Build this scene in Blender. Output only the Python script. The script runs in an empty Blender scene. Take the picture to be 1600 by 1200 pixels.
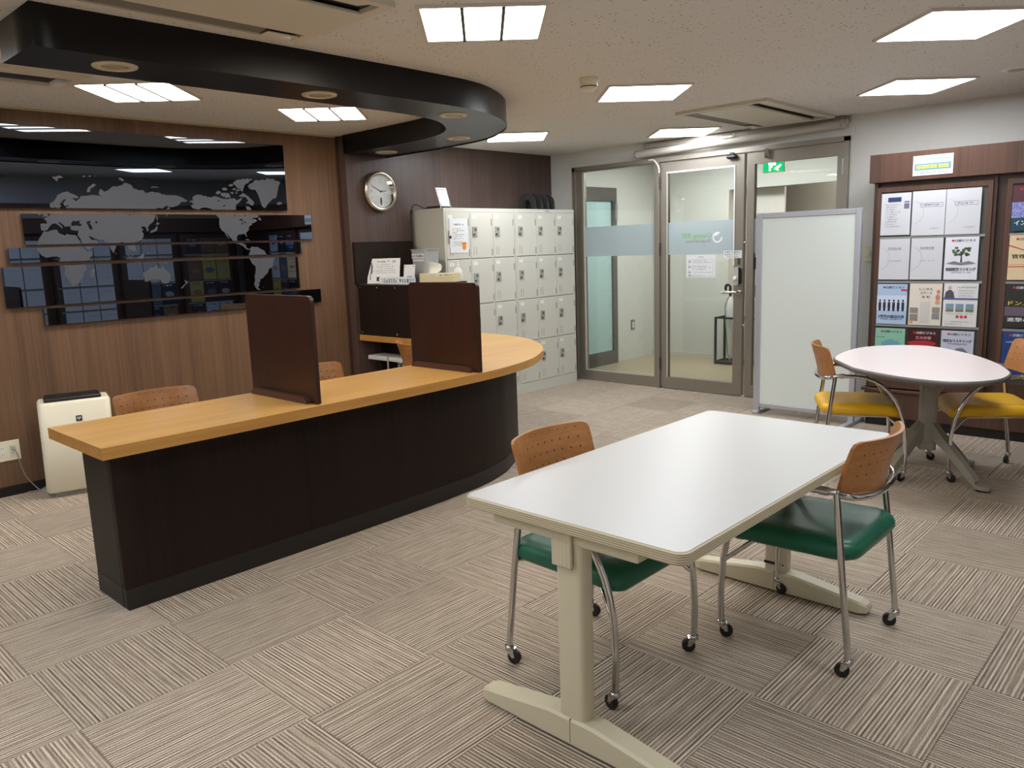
import bpy, bmesh, math, random
from mathutils import Matrix, Vector, geometry
random.seed(7)
S = bpy.context.scene
C = S.collection
PI = math.pi
R = math.radians

# ---------------------------------------------------------------- camera, world, exposure
def setup_camera():
    F, yaw, pitch, roll = 1228.42, 0.756102, 0.173057, -0.034436
    loc = Vector((2.5367, -1.17708, 1.43565))
    f = Vector((-math.sin(yaw)*math.cos(pitch), math.cos(yaw)*math.cos(pitch), -math.sin(pitch)))
    r = Vector((math.cos(yaw), math.sin(yaw), 0))
    u = r.cross(f)
    c, s = math.cos(roll), math.sin(roll)
    r2 = c*r + s*u
    u2 = -s*r + c*u
    m = Matrix((( r2.x, u2.x, -f.x, loc.x), (r2.y, u2.y, -f.y, loc.y), (r2.z, u2.z, -f.z, loc.z), (0, 0, 0, 1)))
    cd = bpy.data.cameras.new('camera')
    cd.sensor_fit = 'HORIZONTAL'
    cd.sensor_width = 36
    cd.lens = F/1600*36
    cd.clip_start = 0.02
    o = bpy.data.objects.new('camera', cd)
    o.matrix_world = m
    C.objects.link(o)
    S.camera = o
setup_camera()
w = bpy.data.worlds.new('world')
S.world = w
w.use_nodes = True
w.node_tree.nodes['Background'].inputs['Color'].default_value = (0.55, 0.6, 0.65, 1)
w.node_tree.nodes['Background'].inputs['Strength'].default_value = 0.3
S.view_settings.view_transform = 'Standard'
S.view_settings.look = 'None'
S.view_settings.gamma = 1
S.view_settings.use_curve_mapping = False
S.view_settings.exposure = 1.25
LIGHT = 9.5          # radiance of the ceiling panels
CEIL = 2.37
XL, XR, YF, YB = -3.05, 3.35, 5.46, -3.6

# ---------------------------------------------------------------- helpers
def lin(c):
    out = []
    for v in c[:3]:
        v /= 255.0
        out.append(v/12.92 if v <= 0.04045 else ((v+0.055)/1.055)**2.4)
    return (out[0], out[1], out[2], 1.0)

MATS = {}
def mat(name, col, rough=0.5, metal=0.0, spec=0.5, emit=None, estr=0.0, coat=0.0):
    if name in MATS: return MATS[name]
    m = bpy.data.materials.new(name)
    m.use_nodes = True
    b = m.node_tree.nodes['Principled BSDF']
    b.inputs['Base Color'].default_value = lin(col)
    b.inputs['Roughness'].default_value = rough
    b.inputs['Metallic'].default_value = metal
    b.inputs['Specular IOR Level'].default_value = spec
    if coat: b.inputs['Coat Weight'].default_value = coat
    if emit:
        b.inputs['Emission Color'].default_value = lin(emit)
        b.inputs['Emission Strength'].default_value = estr
    MATS[name] = m
    return m

def nd(nt, typ, **kw):
    n = nt.nodes.new(typ)
    for k, v in kw.items(): setattr(n, k, v)
    return n

def ramp(nt, stops):
    n = nt.nodes.new('ShaderNodeValToRGB')
    e = n.color_ramp.elements
    while len(e) < len(stops): e.new(0.5)
    for i, (p, c) in enumerate(stops):
        e[i].position = p
        e[i].color = c
    return n

def wood(name, a, b, rough=0.4, axis='z', scale=1.0, spec=0.5, bump=0.02, stripe=55.0, along=1.6):
    """wood grain running along one axis of the object's own coordinates"""
    if name in MATS: return MATS[name]
    m = mat(name, a, rough, spec=spec)
    nt = m.node_tree
    P = nt.nodes['Principled BSDF']
    tc = nd(nt, 'ShaderNodeTexCoord')
    mp = nd(nt, 'ShaderNodeMapping')
    s = [stripe*scale]*3
    s['xyz'.index(axis)] = along*scale
    mp.inputs['Scale'].default_value = s
    nt.links.new(tc.outputs['Object'], mp.inputs['Vector'])
    n1 = nd(nt, 'ShaderNodeTexNoise')
    n1.inputs['Scale'].default_value = 1.0
    n1.inputs['Detail'].default_value = 5.0
    n1.inputs['Roughness'].default_value = 0.6
    n1.inputs['Distortion'].default_value = 0.3
    nt.links.new(mp.outputs['Vector'], n1.inputs['Vector'])
    n2 = nd(nt, 'ShaderNodeTexNoise')
    n2.inputs['Scale'].default_value = 0.13
    n2.inputs['Detail'].default_value = 3.0
    nt.links.new(mp.outputs['Vector'], n2.inputs['Vector'])
    mx = nd(nt, 'ShaderNodeMath', operation='MULTIPLY_ADD')
    mx.inputs[1].default_value = 0.45
    nt.links.new(n2.outputs['Fac'], mx.inputs[0])
    ml = nd(nt, 'ShaderNodeMath', operation='MULTIPLY')
    ml.inputs[1].default_value = 0.55
    nt.links.new(n1.outputs['Fac'], ml.inputs[0])
    nt.links.new(ml.outputs[0], mx.inputs[2])
    rp = ramp(nt, [(0.34, lin(b)), (0.64, lin(a))])
    nt.links.new(mx.outputs[0], rp.inputs['Fac'])
    nt.links.new(rp.outputs['Color'], P.inputs['Base Color'])
    bp = nd(nt, 'ShaderNodeBump')
    bp.inputs['Strength'].default_value = bump*5
    bp.inputs['Distance'].default_value = 0.001
    nt.links.new(n1.outputs['Fac'], bp.inputs['Height'])
    nt.links.new(bp.outputs['Normal'], P.inputs['Normal'])
    return m

def speckle(name, a, b, scale=180.0, lo=0.4, hi=0.6, rough=0.8, bump=0.3, dist=0.002):
    if name in MATS: return MATS[name]
    m = mat(name, a, rough, spec=0.25)
    nt = m.node_tree
    P = nt.nodes['Principled BSDF']
    tc = nd(nt, 'ShaderNodeTexCoord')
    n1 = nd(nt, 'ShaderNodeTexNoise')
    n1.inputs['Scale'].default_value = scale
    n1.inputs['Detail'].default_value = 3.0
    nt.links.new(tc.outputs['Object'], n1.inputs['Vector'])
    rp = ramp(nt, [(lo, lin(b)), (hi, lin(a))])
    nt.links.new(n1.outputs['Fac'], rp.inputs['Fac'])
    nt.links.new(rp.outputs['Color'], P.inputs['Base Color'])
    bp = nd(nt, 'ShaderNodeBump')
    bp.inputs['Strength'].default_value = bump
    bp.inputs['Distance'].default_value = dist
    nt.links.new(n1.outputs['Fac'], bp.inputs['Height'])
    nt.links.new(bp.outputs['Normal'], P.inputs['Normal'])
    return m

class MB:
    """collects shapes and links them as one mesh object"""
    def __init__(s):
        s.v = []; s.f = []; s.sm = []
    def add(s, vs, fs, smooth=False):
        n = len(s.v)
        s.v += [Vector(q) for q in vs]
        s.f += [tuple(i+n for i in f) for f in fs]
        s.sm += [smooth]*len(fs)
        return s
    def box(s, x0, x1, y0, y1, z0, z1):
        vs = [(x0,y0,z0),(x1,y0,z0),(x1,y1,z0),(x0,y1,z0),(x0,y0,z1),(x1,y0,z1),(x1,y1,z1),(x0,y1,z1)]
        return s.add(vs, [(0,3,2,1),(4,5,6,7),(0,1,5,4),(1,2,6,5),(2,3,7,6),(3,0,4,7)])
    def bbox(s, x0, x1, y0, y1, z0, z1, b=0.004, seg=2):
        bm = bmesh.new()
        bmesh.ops.create_cube(bm, size=1)
        for q in bm.verts:
            q.co = Vector(((x0+x1)/2+q.co.x*(x1-x0), (y0+y1)/2+q.co.y*(y1-y0), (z0+z1)/2+q.co.z*(z1-z0)))
        b = min(b, 0.49*min(abs(x1-x0), abs(y1-y0), abs(z1-z0)))
        bmesh.ops.bevel(bm, geom=bm.edges[:], offset=b, segments=seg, profile=0.5, affect='EDGES')
        bm.verts.index_update()
        s.add([q.co.copy() for q in bm.verts], [[q.index for q in f.verts] for f in bm.faces], False)
        bm.free()
        return s
    def prism(s, pts, z0, z1, smooth=False):
        """closed outline in x,y extruded in z; concave outlines are filled by tessellation"""
        n = len(pts)
        vs = [(p[0], p[1], z0) for p in pts] + [(p[0], p[1], z1) for p in pts]
        area = sum(pts[i][0]*pts[(i+1) % n][1]-pts[(i+1) % n][0]*pts[i][1] for i in range(n))
        tris = geometry.tessellate_polygon([[Vector((p[0], p[1], 0)) for p in pts]])
        fs = []
        for t in tris:
            a, b, c = t
            cr = (pts[b][0]-pts[a][0])*(pts[c][1]-pts[a][1])-(pts[b][1]-pts[a][1])*(pts[c][0]-pts[a][0])
            if cr < 0: a, c = c, a
            fs.append((a+n, b+n, c+n))
            fs.append((c, b, a))
        s.add(vs, fs)
        fs = []
        for i in range(n):
            j = (i+1) % n
            fs.append((i, j, j+n, i+n) if area > 0 else (j, i, i+n, j+n))
        # side faces on their own vertices keep the top edge crisp
        s.add(vs, fs, smooth)
        return s
    def flat(s, pts, z):
        n = len(pts)
        tris = geometry.tessellate_polygon([[Vector((p[0], p[1], 0)) for p in pts]])
        fs = []
        for a, b, c in tris:
            cr = (pts[b][0]-pts[a][0])*(pts[c][1]-pts[a][1])-(pts[b][1]-pts[a][1])*(pts[c][0]-pts[a][0])
            fs.append((a, b, c) if cr > 0 else (c, b, a))
        return s.add([(p[0], p[1], z) for p in pts], fs)
    def tube(s, path, r, n=10, closed=False, cap=True):
        path = [Vector(p) for p in path]
        m = len(path)
        rr = r if isinstance(r, (list, tuple)) else [r]*m
        vs = []
        prev = None
        for i, p in enumerate(path):
            if closed: t = path[(i+1) % m]-path[i-1]
            else: t = path[min(i+1, m-1)]-path[max(i-1, 0)]
            t.normalize()
            if prev is None:
                a = Vector((0, 0, 1)) if abs(t.z) < 0.9 else Vector((1, 0, 0))
                u = t.cross(a).normalized()
            else:
                u = (prev-t*prev.dot(t)).normalized()
            prev = u
            v = t.cross(u)
            for k in range(n):
                a = 2*PI*k/n
                vs.append(p+rr[i]*(math.cos(a)*u+math.sin(a)*v))
        fs = []
        for i in range(m if closed else m-1):
            j = (i+1) % m
            for k in range(n):
                l = (k+1) % n
                fs.append((i*n+k, i*n+l, j*n+l, j*n+k))
        s.add(vs, fs, True)
        if cap and not closed:
            s.add(vs[:n], [tuple(range(n))[::-1]])
            s.add(vs[-n:], [tuple(range(n))])
        return s
    def cyl(s, a, b, r, n=16, r2=None):
        return s.tube([a, b], [r, r if r2 is None else r2], n)
    def lathe(s, prof, n=24, center=(0, 0, 0), axis='z'):
        vs = []
        for (r, z) in prof:
            for k in range(n):
                a = 2*PI*k/n
                q = (r*math.cos(a), r*math.sin(a), z)
                if axis == 'x': q = (z, r*math.cos(a), r*math.sin(a))
                elif axis == 'y': q = (r*math.sin(a), z, r*math.cos(a))
                vs.append((q[0]+center[0], q[1]+center[1], q[2]+center[2]))
        fs = []
        for i in range(len(prof)-1):
            for k in range(n):
                l = (k+1) % n
                fs.append((i*n+k, i*n+l, (i+1)*n+l, (i+1)*n+k))
        return s.add(vs, fs, True)
    def grid(s, rows, smooth=True, closed=False):
        m = len(rows); n = len(rows[0])
        vs = [q for r in rows for q in r]
        fs = []
        for i in range(m-1):
            for k in range(n if closed else n-1):
                l = (k+1) % n
                fs.append((i*n+k, i*n+l, (i+1)*n+l, (i+1)*n+k))
        return s.add(vs, fs, smooth)
    def xf(s, M):
        s.v = [M @ q for q in s.v]
        return s
    def mesh(s, name='mesh', M=None):
        me = bpy.data.meshes.new(name)
        vs = [M @ q for q in s.v] if M is not None else s.v
        me.from_pydata([tuple(q) for q in vs], [], s.f)
        me.polygons.foreach_set('use_smooth', s.sm)
        me.update()
        return me

def basis(o):
    m = Matrix.Identity(4)
    while o is not None:
        m = o.matrix_basis @ m
        o = o.parent
    return m

def obj(name, mb, m, parent=None, world=True, normals=True):
    """link one mesh object; the shape is given in world space (or, world=False, in the parent's own)"""
    M = basis(parent).inverted() if (parent is not None and world) else None
    me = mb if isinstance(mb, bpy.types.Mesh) else mb.mesh(name, M)
    if m is not None and not me.materials: me.materials.append(m)
    o = bpy.data.objects.new(name, me)
    C.objects.link(o)
    if parent is not None: o.parent = parent
    return o

def recalc(o):
    bm = bmesh.new(); bm.from_mesh(o.data)
    bmesh.ops.remove_doubles(bm, verts=bm.verts, dist=0.00005)
    bmesh.ops.recalc_face_normals(bm, faces=bm.faces)
    bm.to_mesh(o.data); bm.free()
    return o

def tag(o, label=None, cat=None, group=None, kind=None):
    if label: o['label'] = label
    if cat: o['category'] = cat
    if group: o['group'] = group
    if kind: o['kind'] = kind
    return o

def thing(name, label, cat, loc=(0, 0, 0), rz=0.0, group=None):
    o = bpy.data.objects.new(name, None)
    C.objects.link(o)
    o.empty_display_size = 0.05
    o.location = loc
    o.rotation_euler = (0, 0, rz)
    return tag(o, label, cat, group)

def struct(name, mb, m, label=None, parent=None):
    o = obj(name, mb, m, parent)
    if parent is None: o['kind'] = 'structure'
    if label: o['label'] = label
    return o

def copy_tree(o, parent=None):
    c = o.copy()
    C.objects.link(c)
    c.parent = parent
    for ch in list(o.children):
        copy_tree(ch, c)
    return c

def spline(pts, per=6):
    """Catmull-Rom through the points (open)"""
    out = []
    n = len(pts)
    P = [Vector((*p, 0)) if len(p) == 2 else Vector(p) for p in pts]
    for i in range(n-1):
        p0 = P[max(i-1, 0)]; p1 = P[i]; p2 = P[i+1]; p3 = P[min(i+2, n-1)]
        for k in range(per):
            t = k/per
            out.append(0.5*((2*p1)+(p2-p0)*t+(2*p0-5*p1+4*p2-p3)*t*t+(3*p1-p0-3*p2+p3)*t**3))
    out.append(P[-1])
    return out

def rrect(x0, x1, y0, y1, r, n=6):
    pts = []
    for cx, cy, a0 in ((x1-r, y1-r, 0), (x0+r, y1-r, 90), (x0+r, y0+r, 180), (x1-r, y0+r, 270)):
        for k in range(n+1):
            a = R(a0+90*k/n)
            pts.append((cx+r*math.cos(a), cy+r*math.sin(a)))
    return pts

TEXTS = {}
def text_mesh(body, bold=False):
    """flat lettering in x (right), z (up), facing -y; height of a capital about 0.7, left aligned at 0"""
    k = body
    if k in TEXTS: return TEXTS[k]
    c = bpy.data.curves.new('lettering', 'FONT')
    c.body = body
    c.resolution_u = 2
    c.fill_mode = 'FRONT'
    o = bpy.data.objects.new('lettering', c)
    me = o.to_mesh()
    vs = [q.co.copy() for q in me.vertices]
    fs = [tuple(p.vertices) for p in me.polygons]
    o.to_mesh_clear()
    bpy.data.objects.remove(o)
    bpy.data.curves.remove(c)
    TEXTS[k] = (vs, fs)
    return TEXTS[k]

def lettering(body, x, z, width=None, height=None, center=True, bold=0.0):
    """MB of lettering in the plane y=0 (facing -y): fitted into width/height, placed at x, z (centre or left)"""
    vs, fs = text_mesh(body)
    mb = MB()
    if not vs: return mb
    x0 = min(q.x for q in vs); x1 = max(q.x for q in vs); y0 = min(q.y for q in vs); y1 = max(q.y for q in vs)
    sx = width/(x1-x0) if width else None
    sy = height/(y1-y0) if height else None
    if sx is None: sx = sy
    if sy is None: sy = sx
    ox = x-(sx*(x0+x1)/2 if center else sx*x0)
    oz = z-sy*(y0+y1)/2
    mb.add([(ox+q.x*sx, 0, oz+q.y*sy) for q in vs], fs)
    if bold:
        for d in (-bold, bold):
            mb.add([(ox+q.x*sx+d, d*0.02, oz+q.y*sy) for q in vs], fs)
    return mb

def scribble(x0, x1, z, h, step, mb=None, fill=0.75):
    """a line of print too small to read: short uneven strokes in the plane y=0, facing -y"""
    mb = mb or MB()
    x = x0
    while x < x1-step*0.4:
        if random.random() < 0.9:
            wd = step*fill*random.uniform(0.6, 1.1)
            hh = h*random.uniform(0.55, 1.0)
            zz = z+random.uniform(-0.12, 0.12)*h
            for k in range(2):
                zc = zz+(k-0.5)*hh*0.55
                mb.add([(x, 0, zc-hh*0.13), (x+wd, 0, zc-hh*0.13), (x+wd, 0, zc+hh*0.13), (x, 0, zc+hh*0.13)], [(0, 1, 2, 3)])
            xm = x+wd*random.uniform(0.2, 0.7)
            mb.add([(xm, 0, zz-hh*0.5), (xm+wd*0.22, 0, zz-hh*0.5), (xm+wd*0.22, 0, zz+hh*0.5), (xm, 0, zz+hh*0.5)], [(0, 1, 2, 3)])
        x += step
    return mb

# ---------------------------------------------------------------- materials
M_ceil = None
def ceiling_mat():
    m = mat('ceiling board', (223, 219, 212), 0.9, spec=0.1)
    nt = m.node_tree
    P = nt.nodes['Principled BSDF']
    tc = nd(nt, 'ShaderNodeTexCoord')
    v = nd(nt, 'ShaderNodeTexVoronoi')
    v.inputs['Scale'].default_value = 36.0
    n = nd(nt, 'ShaderNodeTexNoise')
    n.inputs['Scale'].default_value = 5.0
    n.inputs['Detail'].default_value = 2.0
    nt.links.new(tc.outputs['Object'], v.inputs['Vector'])
    nt.links.new(tc.outputs['Object'], n.inputs['Vector'])
    # a pit where the cell distance is small, size varied by the noise
    mul = nd(nt, 'ShaderNodeMath', operation='MULTIPLY')
    mul.inputs[1].default_value = 0.24
    nt.links.new(n.outputs['Fac'], mul.inputs[0])
    sub = nd(nt, 'ShaderNodeMath', operation='SUBTRACT')
    nt.links.new(v.outputs['Distance'], sub.inputs[0])
    nt.links.new(mul.outputs[0], sub.inputs[1])
    rp = ramp(nt, [(0.0, lin((140, 132, 120))), (0.06, lin((223, 219, 212)))])
    nt.links.new(sub.outputs[0], rp.inputs['Fac'])
    nt.links.new(rp.outputs['Color'], P.inputs['Base Color'])
    n2 = nd(nt, 'ShaderNodeTexNoise')
    n2.inputs['Scale'].default_value = 90.0
    nt.links.new(tc.outputs['Object'], n2.inputs['Vector'])
    bp = nd(nt, 'ShaderNodeBump')
    bp.inputs['Strength'].default_value = 0.35
    bp.inputs['Distance'].default_value = 0.003
    nt.links.new(n2.outputs['Fac'], bp.inputs['Height'])
    nt.links.new(bp.outputs['Normal'], P.inputs['Normal'])
    return m

def carpet_mat():
    m = mat('striped carpet', (140, 126, 108), 0.95, spec=0.1)
    nt = m.node_tree
    P = nt.nodes['Principled BSDF']
    tc = nd(nt, 'ShaderNodeTexCoord')
    oi = nd(nt, 'ShaderNodeObjectInfo')
    sep = nd(nt, 'ShaderNodeSeparateXYZ')
    nt.links.new(tc.outputs['Object'], sep.inputs[0])
    # stripes run along the tile's own x axis: value varies along y
    ma = nd(nt, 'ShaderNodeMath', operation='MULTIPLY_ADD')
    ma.inputs[1].default_value = 1.0
    rm = nd(nt, 'ShaderNodeMath', operation='MULTIPLY')
    rm.inputs[1].default_value = 37.0
    nt.links.new(oi.outputs['Random'], rm.inputs[0])
    nt.links.new(sep.outputs['Y'], ma.inputs[0])
    nt.links.new(rm.outputs[0], ma.inputs[2])
    # regular ribs, 12 mm, with uneven strength
    sn = nd(nt, 'ShaderNodeMath', operation='MULTIPLY')
    sn.inputs[1].default_value = 2*PI/0.0125
    nt.links.new(sep.outputs['Y'], sn.inputs[0])
    si = nd(nt, 'ShaderNodeMath', operation='SINE')
    nt.links.new(sn.outputs[0], si.inputs[0])
    n1 = nd(nt, 'ShaderNodeTexNoise', noise_dimensions='1D')
    n1.inputs['Scale'].default_value = 130.0
    n1.inputs['Detail'].default_value = 2.0
    nt.links.new(ma.outputs[0], n1.inputs['W'])
    n3 = nd(nt, 'ShaderNodeTexNoise')
    n3.inputs['Scale'].default_value = 340.0
    n3.inputs['Detail'].default_value = 2.0
    nt.links.new(tc.outputs['Object'], n3.inputs['Vector'])
    # streaks along the rib
    mp = nd(nt, 'ShaderNodeMapping')
    mp.inputs['Scale'].default_value = (9.0, 150.0, 1.0)
    nt.links.new(tc.outputs['Object'], mp.inputs['Vector'])
    n4 = nd(nt, 'ShaderNodeTexNoise')
    n4.inputs['Scale'].default_value = 1.0
    n4.inputs['Detail'].default_value = 3.0
    nt.links.new(mp.outputs[0], n4.inputs['Vector'])
    def madd(a, k, b):
        q = nd(nt, 'ShaderNodeMath', operation='MULTIPLY_ADD')
        nt.links.new(a, q.inputs[0])
        q.inputs[1].default_value = k
        if isinstance(b, float): q.inputs[2].default_value = b
        else: nt.links.new(b, q.inputs[2])
        return q.outputs[0]
    v = madd(si.outputs[0], 0.15, -0.62)
    v = madd(n1.outputs['Fac'], 0.9, v)
    v = madd(n4.outputs['Fac'], 0.45, v)
    v = madd(n3.outputs['Fac'], 1.0, v)
    rp = ramp(nt, [(0.22, lin((92, 80, 71))), (0.52, lin((154, 140, 125))), (0.84, lin((220, 207, 189)))])
    nt.links.new(v, rp.inputs['Fac'])
    hs = nd(nt, 'ShaderNodeHueSaturation')
    vv = madd(oi.outputs['Random'], 0.16, 0.92)
    oc = nd(nt, 'ShaderNodeSeparateColor')
    nt.links.new(oi.outputs['Color'], oc.inputs[0])
    vm = nd(nt, 'ShaderNodeMath', operation='MULTIPLY')
    nt.links.new(vv, vm.inputs[0])
    nt.links.new(oc.outputs[0], vm.inputs[1])
    nt.links.new(vm.outputs[0], hs.inputs['Value'])
    nt.links.new(rp.outputs['Color'], hs.inputs['Color'])
    nt.links.new(hs.outputs['Color'], P.inputs['Base Color'])
    bp = nd(nt, 'ShaderNodeBump')
    bp.inputs['Strength'].default_value = 0.5
    bp.inputs['Distance'].default_value = 0.003
    nt.links.new(v, bp.inputs['Height'])
    nt.links.new(bp.outputs['Normal'], P.inputs['Normal'])
    return m

def perforated_mat():
    """bent plywood with a grid of small drilled holes"""
    m = wood('perforated plywood', (182, 126, 72), (156, 102, 54), 0.35, axis='x', stripe=60, along=3)
    nt = m.node_tree
    P = nt.nodes['Principled BSDF']
    tc = nd(nt, 'ShaderNodeTexCoord')
    sep = nd(nt, 'ShaderNodeSeparateXYZ')
    nt.links.new(tc.outputs['Object'], sep.inputs[0])
    def m1(op, a, b=None):
        q = nd(nt, 'ShaderNodeMath', operation=op)
        for i, s in enumerate((a, b)):
            if s is None: continue
            if isinstance(s, (int, float)): q.inputs[i].default_value = s
            else: nt.links.new(s, q.inputs[i])
        return q.outputs[0]
    fx = m1('SUBTRACT', m1('FRACT', m1('MULTIPLY', m1('ADD', sep.outputs['X'], 5.0), 1/0.036)), 0.5)
    fz = m1('SUBTRACT', m1('FRACT', m1('MULTIPLY', sep.outputs['Z'], 1/0.036)), 0.5)
    d = m1('SQRT', m1('ADD', m1('MULTIPLY', fx, fx), m1('MULTIPLY', fz, fz)))
    hole = m1('LESS_THAN', d, 0.085)
    inx = m1('LESS_THAN', m1('ABSOLUTE', sep.outputs['X']), 0.180)
    inz = m1('MULTIPLY', m1('GREATER_THAN', sep.outputs['Z'], 0.650), m1('LESS_THAN', sep.outputs['Z'], 0.774))
    hole = m1('MULTIPLY', hole, m1('MULTIPLY', inx, inz))
    mix = nd(nt, 'ShaderNodeMix', data_type='RGBA')
    src = P.inputs['Base Color'].links[0].from_socket
    nt.links.new(hole, mix.inputs['Factor'])
    nt.links.new(src, mix.inputs['A'])
    mix.inputs['B'].default_value = lin((40, 24, 14))
    nt.links.new(mix.outputs['Result'], P.inputs['Base Color'])
    return m

def glass_mat(name, tint=(0.93, 0.96, 0.95), refl=0.09):
    if name in MATS: return MATS[name]
    m = bpy.data.materials.new(name); m.use_nodes = True
    nt = m.node_tree
    nt.nodes.remove(nt.nodes['Principled BSDF'])
    out = nt.nodes['Material Output']
    tr = nd(nt, 'ShaderNodeBsdfTransparent'); tr.inputs['Color'].default_value = (*tint, 1)
    gl = nd(nt, 'ShaderNodeBsdfGlossy'); gl.inputs['Roughness'].default_value = 0.0
    fr = nd(nt, 'ShaderNodeFresnel'); fr.inputs['IOR'].default_value = 1.5
    mx = nd(nt, 'ShaderNodeMixShader')
    nt.links.new(fr.outputs[0], mx.inputs[0])
    nt.links.new(tr.outputs[0], mx.inputs[1])
    nt.links.new(gl.outputs[0], mx.inputs[2])
    nt.links.new(mx.outputs[0], out.inputs['Surface'])
    MATS[name] = m
    return m

def frost_mat(name, col=(205, 218, 222), opac=0.8):
    if name in MATS: return MATS[name]
    m = bpy.data.materials.new(name); m.use_nodes = True
    nt = m.node_tree
    nt.nodes.remove(nt.nodes['Principled BSDF'])
    out = nt.nodes['Material Output']
    df = nd(nt, 'ShaderNodeBsdfDiffuse'); df.inputs['Color'].default_value = lin(col)
    tl = nd(nt, 'ShaderNodeBsdfTranslucent'); tl.inputs['Color'].default_value = lin(col)
    tr = nd(nt, 'ShaderNodeBsdfTransparent')
    a = nd(nt, 'ShaderNodeMixShader'); a.inputs[0].default_value = 0.4
    nt.links.new(df.outputs[0], a.inputs[1]); nt.links.new(tl.outputs[0], a.inputs[2])
    b = nd(nt, 'ShaderNodeMixShader'); b.inputs[0].default_value = opac
    nt.links.new(tr.outputs[0], b.inputs[1]); nt.links.new(a.outputs[0], b.inputs[2])
    nt.links.new(b.outputs[0], out.inputs['Surface'])
    MATS[name] = m
    return m

CEILM = ceiling_mat()
CARPET = carpet_mat()
PLY = perforated_mat()
PLYEDGE = wood('plywood edge', (186, 124, 70), (150, 94, 48), 0.45, axis='x', stripe=300, along=5)
WALLW = speckle('white wall paint', (226, 225, 220), (219, 218, 213), 220, 0.35, 0.65, 0.85, 0.12)
WALLH = speckle('hall wall paint', (214, 214, 208), (208, 208, 202), 220, 0.35, 0.65, 0.85, 0.1)
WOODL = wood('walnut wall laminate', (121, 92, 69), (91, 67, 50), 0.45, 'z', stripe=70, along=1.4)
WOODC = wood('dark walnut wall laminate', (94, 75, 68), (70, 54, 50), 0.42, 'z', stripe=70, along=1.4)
WOODB = wood('bookcase walnut', (98, 68, 54), (72, 49, 39), 0.42, 'z', stripe=80, along=1.2)
WOODBD = wood('bookcase walnut dark', (74, 50, 40), (54, 36, 29), 0.45, 'z', stripe=80, along=1.2)
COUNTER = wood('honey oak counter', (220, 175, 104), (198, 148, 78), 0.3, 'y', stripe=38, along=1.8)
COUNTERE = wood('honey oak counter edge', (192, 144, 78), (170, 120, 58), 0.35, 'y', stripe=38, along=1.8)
BASEW = wood('near black counter panel', (38, 25, 19), (26, 17, 13), 0.55, 'z', stripe=60, along=1.2, spec=0.2)
KICK = mat('black kickboard', (26, 22, 20), 0.45)
DIVW = wood('mahogany divider', (56, 25, 14), (41, 18, 10), 0.38, 'z', stripe=60, along=1.5)
DIVF = mat('mahogany divider foot', (78, 50, 44), 0.4)
SOFF = mat('black soffit paint', (13, 12, 12), 0.34, spec=0.3)
CHROME = mat('chrome', (205, 205, 205), 0.12, 1.0)
STEEL = mat('brushed bronze steel', (152, 145, 134), 0.38, 0.6)
STEELD = mat('dark frame steel', (92, 86, 78), 0.4, 0.7)
ALU = mat('satin aluminium', (186, 189, 198), 0.4, 0.5)
BLACK = mat('black plastic', (18, 18, 18), 0.4)
RUBBER = mat('black rubber', (22, 22, 22), 0.6)
GREEN = mat('green vinyl', (16, 96, 72), 0.38)
YELLOW = mat('yellow vinyl', (226, 174, 22), 0.4)
BEIGE = mat('beige painted steel', (206, 198, 172), 0.4)
WHITE = mat('white paper', (222, 224, 227), 0.6)
WPLAS = mat('white plastic', (232, 230, 222), 0.4)
CREAM = mat('cream plastic', (232, 226, 200), 0.35)
LOCK = mat('locker enamel', (204, 203, 192), 0.45)
LOCKD = mat('locker enamel gap', (120, 118, 108), 0.5)
INK = mat('black ink', (30, 32, 36), 0.6)
GREYINK = mat('grey ink', (130, 134, 140), 0.6)
RED = mat('red ink', (205, 40, 60), 0.6)
GLASS = glass_mat('clear glass')
ACRYL = glass_mat('clear acrylic', (0.97, 0.98, 0.98))
FROST = frost_mat('frosted film')
EMIT = mat('lit diffuser', (255, 255, 255), 0.5, emit=(246, 250, 255), estr=LIGHT)
EMITW = mat('warm lit diffuser', (255, 255, 255), 0.5, emit=(255, 243, 226), estr=LIGHT*1.05)
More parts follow.
